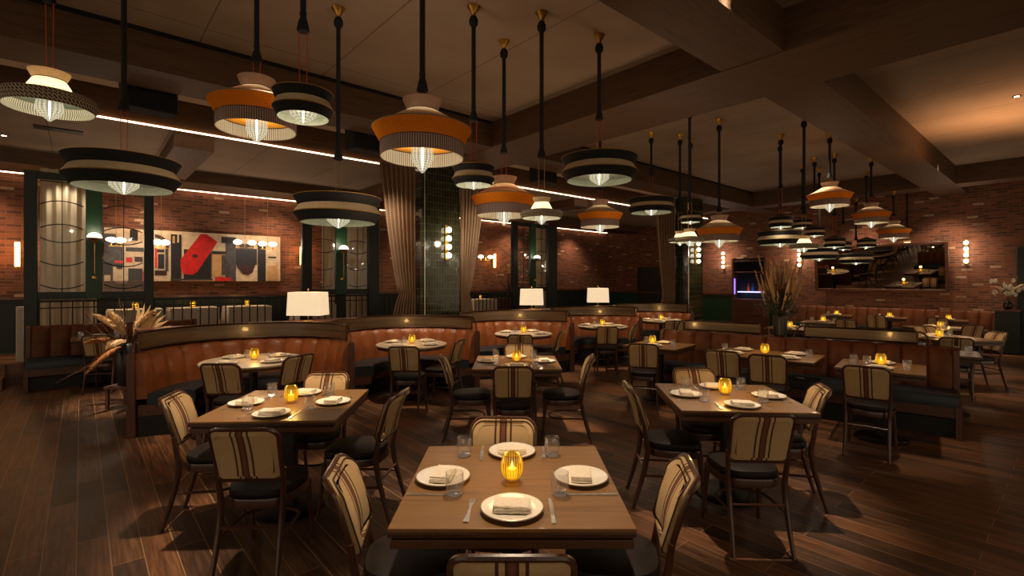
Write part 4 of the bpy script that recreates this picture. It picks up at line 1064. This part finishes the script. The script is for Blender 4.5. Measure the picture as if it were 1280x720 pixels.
# ================================================================== pendants
def shade_O(t, s=1.0):
    def L(p): return [(r*s, z*s) for r, z in p]
    MB().lathe(L([(.290, .0), (.292, .05), (.290, .10)]), 64).build('fringe_band', 'fringe', t)
    MB().lathe(L([(.284, .002), (.284, .098)]), 64).build('fringe_lining', 'fringew', t)
    MB().lathe(L([(.287, .096), (.294, .100), (.287, .104)]), 48).build('seam', 'blackcloth', t)
    MB().lathe(L([(.292, .102), (.345, .198)]), 56).build('saffron_band', 'orange', t)
    MB().lathe(L([(.345, .197), (.349, .201), (.343, .205)]), 56).build('edge_trim', 'greyg', t)
    MB().lathe(L([(.344, .203), (.25, .245), (.108, .330)]), 48).build('upper_cone', 'cream', t)
    MB().lathe(L([(.104, .326), (.111, .331), (.104, .336)]), 40).build('seam', 'blackcloth', t)
    MB().lathe(L([(.106, .334), (.138, .408), (.132, .408), (.02, .38)]), 40).build('collar', 'blush', t)
    MB().lathe(L([(.075, .104), (.285, .106)]), 48).build('inner_lining', 'amberdisc', t)
    bulb(t, .074*s, .10*s, -.01*s, -.105*s)
    return .408*s
def bulb(t, r, z1, z0, zt):
    g = MB().lathe([(r*.9, z1), (r, (z1+z0)/2), (r, z0), (r*.72, z0-(z0-zt)*.35), (r*.36, z0-(z0-zt)*.72), (r*.12, zt+.004), (.001, zt)], 48, rib=.03, ribn=16).build('ribbed_glass', 'bulb', t)
    MB().lathe([(.001, z1), (.006, z1*.9), (.006, z0), (.003, zt*.6), (.001, zt*.8)], 10).build('lamp_core', 'filament', g)
def shade_B(t, Rr=.39, k=1.0):
    a, b, c = .082*k, .068*k, .08*k; q = .85*Rr; p = .885*Rr
    MB().lathe([(q, 0), (Rr, a)], 64).build('lower_band', 'blackcloth', t)
    MB().lathe([(q-.004, .001), (Rr-.006, a-.002), (p-.02, a+.01), (.05, a+.012)], 64).build('white_lining', 'offwhite', t)
    MB().lathe([(Rr, a-.002), (Rr+.003, a+.002), (Rr-.002, a+.006)], 56).build('edge_trim', 'goldcord', t)
    MB().lathe([(Rr-.002, a+.004), (p, a+b)], 64).build('cream_band', 'cream', t)
    MB().lathe([(p, a+b), (Rr, a+b+c)], 64).build('upper_band', 'blackcloth', t)
    MB().lathe([(Rr, a+b+c-.002), (Rr+.002, a+b+c+.002), (Rr-.003, a+b+c+.004)], 56).build('edge_trim', 'goldcord', t)
    MB().lathe([(Rr-.001, a+b+c+.002), (Rr*.4, a+b+c+.05*k), (.03, a+b+c+.075*k), (.001, a+b+c+.08*k)], 56).build('top_cone', 'blackcloth', t)
    rb = .25*Rr if Rr > .3 else .42*Rr
    bulb(t, rb, a, .02, -.05 if Rr > .3 else -.04)
    return a+b+c+.078*k
def shade_W(t, s=1.0):
    def L(p): return [(r*s, z*s) for r, z in p]
    MB().lathe(L([(.250, .0), (.272, .045), (.258, .088)]), 64).build('woven_brim', 'weave', t)
    MB().lathe(L([(.244, .0), (.264, .045), (.252, .082)]), 64).build('brim_lining', 'fringew', t)
    MB().lathe(L([(.258, .087), (.20, .100), (.146, .107)]), 56).build('sage_disc', 'greyg', t)
    MB().lathe(L([(.146, .104), (.150, .108), (.145, .111)]), 40).build('seam', 'blackcloth', t)
    MB().lathe(L([(.145, .108), (.092, .205)]), 48).build('bell_shade', 'creamlit', t)
    MB().lathe(L([(.090, .202), (.096, .206), (.090, .210)]), 40).build('seam', 'blackcloth', t)
    MB().lathe(L([(.092, .208), (.118, .262), (.112, .262), (.02, .235)]), 40).build('collar', 'cream', t)
    bulb(t, .075*s, .06*s, -.01*s, -.085*s)
    return .262*s
# kind, X, Y, rim height, rod-bottom height, cord colour, label
def P(x, y, Y): return ((x-640)*Y/620, Y, 1.65+(352-y)*Y/620)
PEND = [
 ('W', 62, 137, 3.75, 4, 'leftmost pendant, cream bell shade with woven black brim'),
 ('B', 155, 236, 4.00, 138, 'large black and cream disc pendant, lowest at far left'),
 ('O', 321, 163, 3.95, 78, 'saffron band pendant left of the small disc pendant, upper left'),
 ('b', 379, 148, 3.38, 40, 'small black and cream disc pendant overlapping the left saffron one'),
 ('B', 423, 279, 4.62, 200, 'large black and cream disc pendant left of the tall drape'),
 ('O', 528, 198, 3.50, 117, 'largest saffron band pendant, before the tiled pillar'),
 ('b', 592, 232, 4.60, 152, 'small black and cream disc pendant right of the largest saffron one'),
 ('O', 630, 270, 5.25, 192, 'saffron band pendant at the centre of the room'),
 ('w', 677, 273, 4.70, 198, 'small cream bell pendant right of the central saffron pendant'),
 ('B', 749, 226, 5.13, 150, 'large black and cream disc pendant above the right of centre'),
 ('O', 750, 284, 7.60, 238, 'saffron band pendant under the central right disc pendant'),
 ('B', 814, 266, 8.50, 220, 'black and cream disc pendant right of centre, isolated'),
 ('O', 899, 302, 7.80, 265, 'saffron band pendant right of the small bell pendant cluster'),
 ('w', 862, 303, 7.20, 253, 'front small cream bell pendant before the far pillar'),
 ('w', 850, 303, 8.60, 265, 'rear small cream bell pendant half hidden before the far pillar'),
 ('b', 863, 278, 8.80, 240, 'small striped disc pendant above the bell pendants by the far pillar'),
 ('O', 1037, 258, 8.50, 223, 'highest saffron pendant of the right cluster'),
 ('O', 1089, 279, 10.2, 246, 'middle saffron pendant of the right cluster'),
 ('O', 1117, 298, 11.8, 270, 'lowest saffron pendant of the right cluster'),
 ('B', 975, 306, 9.00, 262, 'large dark disc pendant at the left of the right cluster'),
 ('b', 976, 284, 8.60, 236, 'small disc pendant above the left of the right cluster'),
 ('b', 1003, 285, 10.8, 262, 'small disc pendant second from left in the right cluster'),
 ('w', 1005, 311, 7.60, 268, 'small cream bell pendant in the right cluster'),
 ('b', 1018, 295, 10.2, 262, 'small disc pendant between bell and saffron in the right cluster'),
 ('B', 1024, 324, 11.2, 290, 'low wide disc pendant in front of the mirror left end'),
 ('b', 1043, 309, 9.90, 270, 'small disc pendant under the highest saffron one'),
 ('b', 1054, 312, 12.6, 280, 'smallest disc pendant under the highest saffron one'),
 ('B', 1070, 329, 12.8, 300, 'lowest wide disc pendant before the mirror'),
 ('b', 1083, 309, 11.5, 280, 'small disc pendant under the middle saffron one'),
 ('w', 1134, 310, 13.0, 285, 'small cream bell pendant right of the lowest saffron one'),
]
PROTO = {}
for k, x, y, Y, yr, lab in PEND:
    loc = P(x, y, Y); z = loc[2]
    zr = 1.65+(352-yr)*Y/620     # bottom of rod
    t = thing('pendant_lamp', lab, 'pendant lamp', loc, 0, None)
    if k in PROTO:
        for ch in PROTO[k][0]:
            c = ch.copy(); COL.objects.link(c); c.parent = t
            for g in ch.children: d_ = g.copy(); COL.objects.link(d_); d_.parent = c
        top = PROTO[k][1]
    else:
        top = {'O': lambda: shade_O(t), 'B': lambda: shade_B(t), 'b': lambda: shade_B(t, .195, .74), 'W': lambda: shade_W(t, 1.07), 'w': lambda: shade_W(t, .74)}[k]()
        PROTO[k] = (list(t.children), top)
    Hc = H
    u_, v_ = -SA*loc[0]+CA*loc[1], CA*loc[0]+SA*loc[1]
    if 6.2 < u_ < 6.83 or 14.5 < v_ < 15.1 or 4.95 < v_ < 6.0: Hc = HB
    if u_ > 8.4: Hc = HB-.02
    dz = Hc-z; zr = max(zr-z, top+.06); zr = min(zr, dz-.35)
    MB().lathe([(.001, dz-.085), (.020, dz-.085), (.026, dz-.06), (.062, dz-.002), (.001, dz-.001)], 24).build('canopy', 'brass', t)
    MB().lathe([(.001, dz-.19), (.022, dz-.19), (.040, dz-.165), (.043, dz-.13), (.030, dz-.095), (.001, dz-.085)], 14).build('knot', 'rope', t)
    MB().tube([(0, 0, dz-.18), (0, 0, zr+.08)], .02, 10).build('rope_rod', 'rope', t)
    MB().lathe([(.001, zr+.14), (.024, zr+.13), (.020, zr+.10), (.030, zr+.07), (.042, zr+.01), (.036, zr), (.001, zr)], 14).build('tassel', 'rope', t)
    cm = 'goldcord' if k == 'B' and x == 423 else 'cord'
    if k in 'wW' : cm = 'cord' if k == 'W' else 'goldcord'
    wd = .03
    for s_ in (-1, 1):
        MB().tube([(s_*wd, 0, zr+.005), (s_*wd*.8, 0, top-.01 if k not in 'OWw' else top-.03)], .0035, 5).build('cord', cm, t)
    MB().lathe([(.001, top-.035), (.035, top-.03), (.03, top-.01), (.001, top)], 12).build('hanger_cap', 'brass', t)
    point('pendant_light', (0, 0, -.01 if k not in 'B' else .02), {'O': 5, 'B': 4.5, 'W': 6, 'b': 3, 'w': 3.5}[k], (1, .86, .66), .03, t)

# ================================================================== flowers
def plume(mb, p, d, L, w, n=150, droop=.25):
    d = Vector(d).normalized(); p = Vector(p)
    if w > .06:
        mb.tube([p+d*L*f+Vector((0, 0, -droop*L*f*f)) for f in (0, .15, .3, .5, .7, .85, 1.0)], [w*.08, w*.26, w*.38, w*.42, w*.36, w*.22, w*.04], 9)
    for i in range(n):
        f = random.random(); c = p+d*L*f+Vector((0, 0, -droop*L*f*f))
        ww = w*math.sin(PI*min(1, f*.9+.08))**.7
        a = random.uniform(0, 2*PI); side = Vector((math.cos(a), math.sin(a), random.uniform(-.4, .4)))
        e = c+side*ww*random.uniform(.4, 1)+d*L*.10; s = side.cross(d).normalized()*(.008 if w > .06 else .007)
        mb.add([tuple(c-s), tuple(c+s), tuple(e)], [(0, 1, 2)])
def stalk(mb, p, q, r=.004, bend=.1):
    p, q = Vector(p), Vector(q); m = (p+q)/2+Vector((random.uniform(-bend, bend), random.uniform(-bend, bend), 0))*.5
    mb.tube([p, (p*.25+m*.5+q*.25), q], r, 5)
# pampas arrangement at the left
t = thing('pampas_arrangement', 'pampas grass and dried fronds in a dark stand at left', 'flower arrangement', (-5.05, 6.55, 0), 0)
MB().lathe([(.001, .30), (.12, .30), (.16, .5), (.15, .78), (.11, .84), (.095, .84), (.12, .5), (.001, .34)], 24).build('vase', 'vase', t)
MB().box((0, 0, .28), (.40, .36, .04)).build('stand_top', 'walnutx', t, bevel=.006)
for sx in (-1, 1):
    for sy in (-1, 1): MB().box((sx*.17, sy*.15, .13), (.035, .035, .26)).build('leg', 'walnutx', t)
st = MB()
for d, L, w, m in (((-.55, -.1, .75), .55, .10, 'pampas'), ((-.2, -.3, .9), .48, .11, 'pampas'), ((.35, -.1, .55), .60, .11, 'pampas'), ((.75, 0, .35), .62, .10, 'pampas'), ((-.1, -.5, -.15), .42, .10, 'pampas2'), ((-.5, -.2, .15), .35, .09, 'pampas2'), ((.15, -.6, .15), .40, .10, 'pampas')):
    mb = MB(); w *= .85; b = Vector((0, 0, .84)); dd = Vector(d).normalized(); s0 = b+dd*.12
    plume(mb, s0, dd, L, w, 1100, .35); mb.build('plume', m, t, smooth=False); stalk(st, (0, 0, .6), s0+dd*.1)
for i in range(16):
    a = random.uniform(-1.2, 1.2); q = Vector((math.sin(a)*.55, random.uniform(-.35, .2), .9+random.uniform(.1, .62)*math.cos(a)))
    stalk(st, (0, 0, .6), q, .0035)
for i in range(4): stalk(st, (0, -.1, .8), (-.35-.07*i, -.45, .42-.04*i+.1), .004, .2)
st.build('stems', 'stem', t)
fr = MB()
for i in range(8):
    a = R(-5+i*11); b = Vector((.15, -.05, .95)); e = b+Vector((math.sin(a)*.42+.08, -.05, math.cos(a)*.42)); s = Vector((math.cos(a), 0, -math.sin(a)))*.035; m = (b+e)/2
    fr.add([tuple(b), tuple(m-s), tuple(e), tuple(m+s)], [(0, 1, 2, 3)])
fr.build('palm_fan', 'palm', t, smooth=False)
# tall dried arrangement on the banquette
fx, fy = 3.66, 6.77
t = thing('dried_arrangement', 'tall dried flower arrangement with red blooms in a dark vase on the banquette', 'flower arrangement', (fx, fy, .915), 0); t.scale = (.72, .72, 1)
MB().lathe([(.001, 0), (.11, 0), (.115, .03), (.125, .27), (.115, .27), (.104, .05), (.001, .04)], 24).build('vase', 'vase', t)
st = MB(); lf = MB(); rd = []; bl = MB()
for i in range(70):
    a = random.uniform(0, 2*PI); sp = random.uniform(.05, .36); hgt = random.uniform(.4, .95)*(1-.5*sp)
    q = Vector((math.cos(a)*sp, math.sin(a)*sp, .25+hgt)); stalk(st, (0, 0, .2), q, .003, .12)
    if i % 2 == 0: plume(bl, q-Vector((0, 0, .2)), (math.cos(a)*.4, math.sin(a)*.4, 1), .28, .045, 110, .02)
for i in range(330):
    a = random.uniform(0, 2*PI); sp = random.uniform(.08, .38); z = .24+random.uniform(.0, .32)*(1.2-sp)
    c = Vector((math.cos(a)*sp, math.sin(a)*sp, z)); d = Vector((math.cos(a+random.uniform(-.6, .6)), math.sin(a), random.uniform(-.2, .9))).normalized()*random.uniform(.07, .15)
    s = d.cross(Vector((0, 0, 1))).normalized()*.018
    lf.add([tuple(c), tuple(c+d*.5-s), tuple(c+d), tuple(c+d*.5+s)], [(0, 1, 2, 3)])
for i in range(16):
    a = random.uniform(0, 2*PI); b = Vector((.03*math.cos(a), .03*math.sin(a), .3)); e = b+Vector((math.cos(a)*random.uniform(.1, .34), math.sin(a)*.3, random.uniform(.3, .62))); s = Vector((.02, -.01, .005)); m = b.lerp(e, .65)
    bl.add([tuple(b), tuple(m-s), tuple(e), tuple(m+s)], [(0, 1, 2, 3)])
for i in range(3):
    a = R(-60+60*i); b = Vector((0, 0, .3)); e = Vector((.06+.05*i, 0, .85-.1*i)); s = Vector((.03, 0, 0))
    lf.add([tuple(b), tuple((b+e)/2-s), tuple(e), tuple((b+e)/2+s)], [(0, 1, 2, 3)])
st.build('stems', 'stem', t); bl.build('grass_heads', 'palm', t, smooth=False); lf.build('leaves', 'leaf', t, smooth=False)
for x_, y_, z_ in ((-.14, -.18, .62), (-.02, -.22, .46), (-.17, -.2, .42), (-.09, -.2, .66), (.15, -.1, .55)):
    mb = MB()
    for k in range(14):
        a = 2*PI*k/7; r0 = .014 if k < 7 else .024
        mb.add([(x_, y_, z_-.01), (x_+r0*math.cos(a-.4), y_+r0*math.sin(a-.4), z_+.006*(k//7)), (x_+r0*1.25*math.cos(a), y_+r0*1.25*math.sin(a), z_+.015), (x_+r0*math.cos(a+.4), y_+r0*math.sin(a+.4), z_+.006*(k//7))], [(0, 1, 2, 3)])
    mb.build('bloom', 'red', t, smooth=False)
# right hand console with ivory flowers
cp = uv(1.25, 15.72, 0)
cx = uv(1.12, 15.98, 0)
t = thing('green_console', 'dark green console cabinet at the far right by the green door', 'cabinet', cx, ROOM-PI/2)
MB().box((0, 0, .50), (.40, .40, .94)).build('body', 'deepgreen', t, bevel=.006); MB().box((0, 0, .99), (.43, .46, .04)).build('top', 'walnutx', t, bevel=.006)
MB().box((0, -.205, .5), (.32, .012, .8)).build('door', 'deepgreen', t, bevel=.004)
t = thing('ivory_arrangement', 'ivory flowers and pampas in a small vase on the green console', 'flower arrangement', cx+Vector((0, 0, 1.01)), 0)
MB().lathe([(.001, 0), (.05, 0), (.085, .06), (.08, .14), (.045, .19), (.035, .19), (.001, .05)], 20).build('vase', 'vase', t)
st = MB(); pe = MB(); lf = MB(); fl_ = MB()
for i in range(22):
    a = random.uniform(0, 2*PI); sp = random.uniform(.05, .4); q = Vector((math.cos(a)*sp, math.sin(a)*sp*.6, .25+random.uniform(.1, .6)*(1.1-sp))); stalk(st, (0, 0, .15), q, .003)
    for k in range(9):
        b = R(40*k); pe.add([tuple(q), tuple(q+Vector((.04*math.cos(b), -.012, .04*math.sin(b)))), tuple(q+Vector((.062*math.cos(b+.35), .0, .062*math.sin(b+.35)))), tuple(q+Vector((.04*math.cos(b+.7), -.012, .04*math.sin(b+.7))))], [(0, 1, 2, 3)])
for i in range(60):
    a = random.uniform(0, 2*PI); sp = random.uniform(.05, .35); c = Vector((math.cos(a)*sp, math.sin(a)*sp*.6, .25+random.uniform(0, .4))); d = Vector((math.cos(a), math.sin(a), random.uniform(-.2, .7))).normalized()*.1
    s = d.cross(Vector((0, 0, 1))).normalized()*.016; lf.add([tuple(c), tuple(c+d*.5-s), tuple(c+d), tuple(c+d*.5+s)], [(0, 1, 2, 3)])
plume(fl_, (.12, 0, .45), (.8, 0, .6), .4, .07, 350, .3); plume(fl_, (-.12, 0, .45), (-.8, 0, .5), .3, .06, 250, .3)
st.build('stems', 'stem', t); pe.build('petals', 'white', t, smooth=False)['kind'] = 'stuff'; lf.build('leaves', 'leaf', t, smooth=False); fl_.build('plumes', 'pampas', t, smooth=False)
# dried branch behind the third screen
p = uv(12.3, v_of(636, 12.3), 1.12)
t = thing('dried_branches', 'dried branches in a vase on the annex sideboard behind the screen', 'flower arrangement', p, ROOM)
MB().lathe([(.001, 0), (.07, 0), (.10, .1), (.06, .28), (.045, .28), (.001, .05)], 18).build('vase', 'vase', t)
st = MB(); hd = MB()
for i in range(26):
    a = random.uniform(-1.3, 1.3); q = Vector((math.sin(a)*.75, random.uniform(-.25, .12), .3+math.cos(a)*.75)); stalk(st, (0, 0, .2), q, .006)
    plume(hd, q-(q-Vector((0, 0, .2)))*.3, q-Vector((0, 0, .2)), .3, .04, 24, .05)
st.build('stems', 'stem', t); hd.build('grass_heads', 'palm', t, smooth=False)
t2 = thing('sideboard', 'dark sideboard in the annex behind the screen right of the pillar', 'cabinet', (p.x, p.y, .35), ROOM)
MB().box((0, 0, .385), (1.2, .4, .75)).build('body', 'walnutx', t2, bevel=.008); MB().box((0, 0, .765), (1.26, .46, .02)).build('top', 'booth', t2)

# ================================================================== remove prototypes, light, camera
for r_ in (PL, GL, CN, NP, FK, KN):
    for ch in list(r_.children):
        for g in list(ch.children): D.objects.remove(g)
        D.objects.remove(ch)
    D.objects.remove(r_)
W = D.worlds.new('World'); SC.world = W; W.use_nodes = True
nt = W.node_tree; bg = nt.nodes['Background']; bg.inputs[0].default_value = (1, .77, .53, 1); bg.inputs[1].default_value = .5
# downlights over the tables
def down(x, y, w, size=48, tz=.75, z=4.1, dx=0, dy=0): return spot('table_downlight', (x+dx, y+dy, z), (x, y, tz), w, size, .7, (1, .76, .52), .06)
down(0, 2.2, 235, 40, z=3.7, dy=.5); down(-1.6, 3.6, 420, 34); down(1.67, 3.85, 420, 34); down(.05, 5.5, 460, 30)
spot('drape_fill', (-2.2, 7.9, 3.7), (-2.0, 8.6, 1.5), 190, 70, .9, (1, .8, .6), .1); spot('drape_fill', (-.2, 8.4, 3.7), (-.7, 9.1, 1.5), 110, 70, .9, (1, .8, .6), .1)  # added fill spots that brighten the drapes, no fixture here
spot('flower_fill', (-4.9, 5.6, 3.7), (-5.05, 6.55, 1.1), 420, 34, .8, (1, .8, .58), .08); q = uv(1.2, 15.4, 3.5); spot('flower_fill', q, uv(1.12, 15.98, 1.3), 60, 40, .9, (1, .8, .58), .08); spot('flower_fill', (3.4, 6.1, 3.9), (3.66, 6.77, 1.3), 180, 34, .8, (1, .8, .58), .08)  # added spots to lift the dim arrangements, without fixtures
for v in (-.2, 6.9): q = uv(11.15, v, 3.35); spot('screen_fill', q, uv(11.35, v, 1.0), 25, 120, 1, (1, .82, .62), .05)  # added wash brightening the pale drapes behind the screens
for i, (x, y, r, nm) in enumerate(B): down(x, y+.1, 210, 42, .75, 3.75, .0, -.4)
for x, y in ((3.7, 5.2), (2.9, 6.1), (2.0, 7.0)): down(x, y, 120, 34)
for x, y in ((6.9, 7.9), (8.3, 9.5), (5.3, 8.6), (6.9, 11)): down(x, y, 150, 40)
for u in (2.2, 3.9, 5.6, 8.0): 
    p = uv(u, 15.6); q = uv(u, 16.35, 1.4); spot('wall_washer', (p.x, p.y, 3.6), q, 75, 95, .9, (1, .70, .48), .1)
for v in (-1.5, 1, 3.5, 7.5, 11, 14):
    p = uv(12.1, v); q = uv(12.75, v, 1.6); spot('wall_washer', (p.x, p.y, 3.5), q, 60, 110, .9, (1, .66, .42), .1)
# warm uplight of the bay on the far right, added fill spots in place of light bounced onto the ceiling
spot('upward_spot', (7.6, 7.6, 2.6), (7.6, 7.4, 4.2), 150, 125, 1, (1, .50, .22), .2)
for x, y, w in ((-1.0, 4.2, 20), (1.8, 6.5, 20), (5.5, 8.5, 14), (-5.5, 8.0, 14), (9.6, 10.6, 16)):
    spot('upward_spot', (x, y, 2.0), (x, y, 4.2), w, 150, 1, (1, .70, .48), .3)
cam = D.cameras.new('Camera'); co = D.objects.new('Camera', cam); COL.objects.link(co); SC.camera = co
co.location = (0, 0, 1.65); co.rotation_euler = (PI/2, 0, 0)
cam.sensor_width = 36; cam.lens = 620/1280*36; cam.clip_start = .05; cam.shift_y = -8/1280
SC.view_settings.view_transform = 'Standard'; SC.view_settings.look = 'None'; SC.view_settings.exposure = .66
SC.cycles.max_bounces = 8; SC.cycles.transparent_max_bounces = 16; SC.cycles.sample_clamp_indirect = 4; SC.cycles.caustics_reflective = False; SC.cycles.caustics_refractive = False
SC.cycles.use_denoising = True
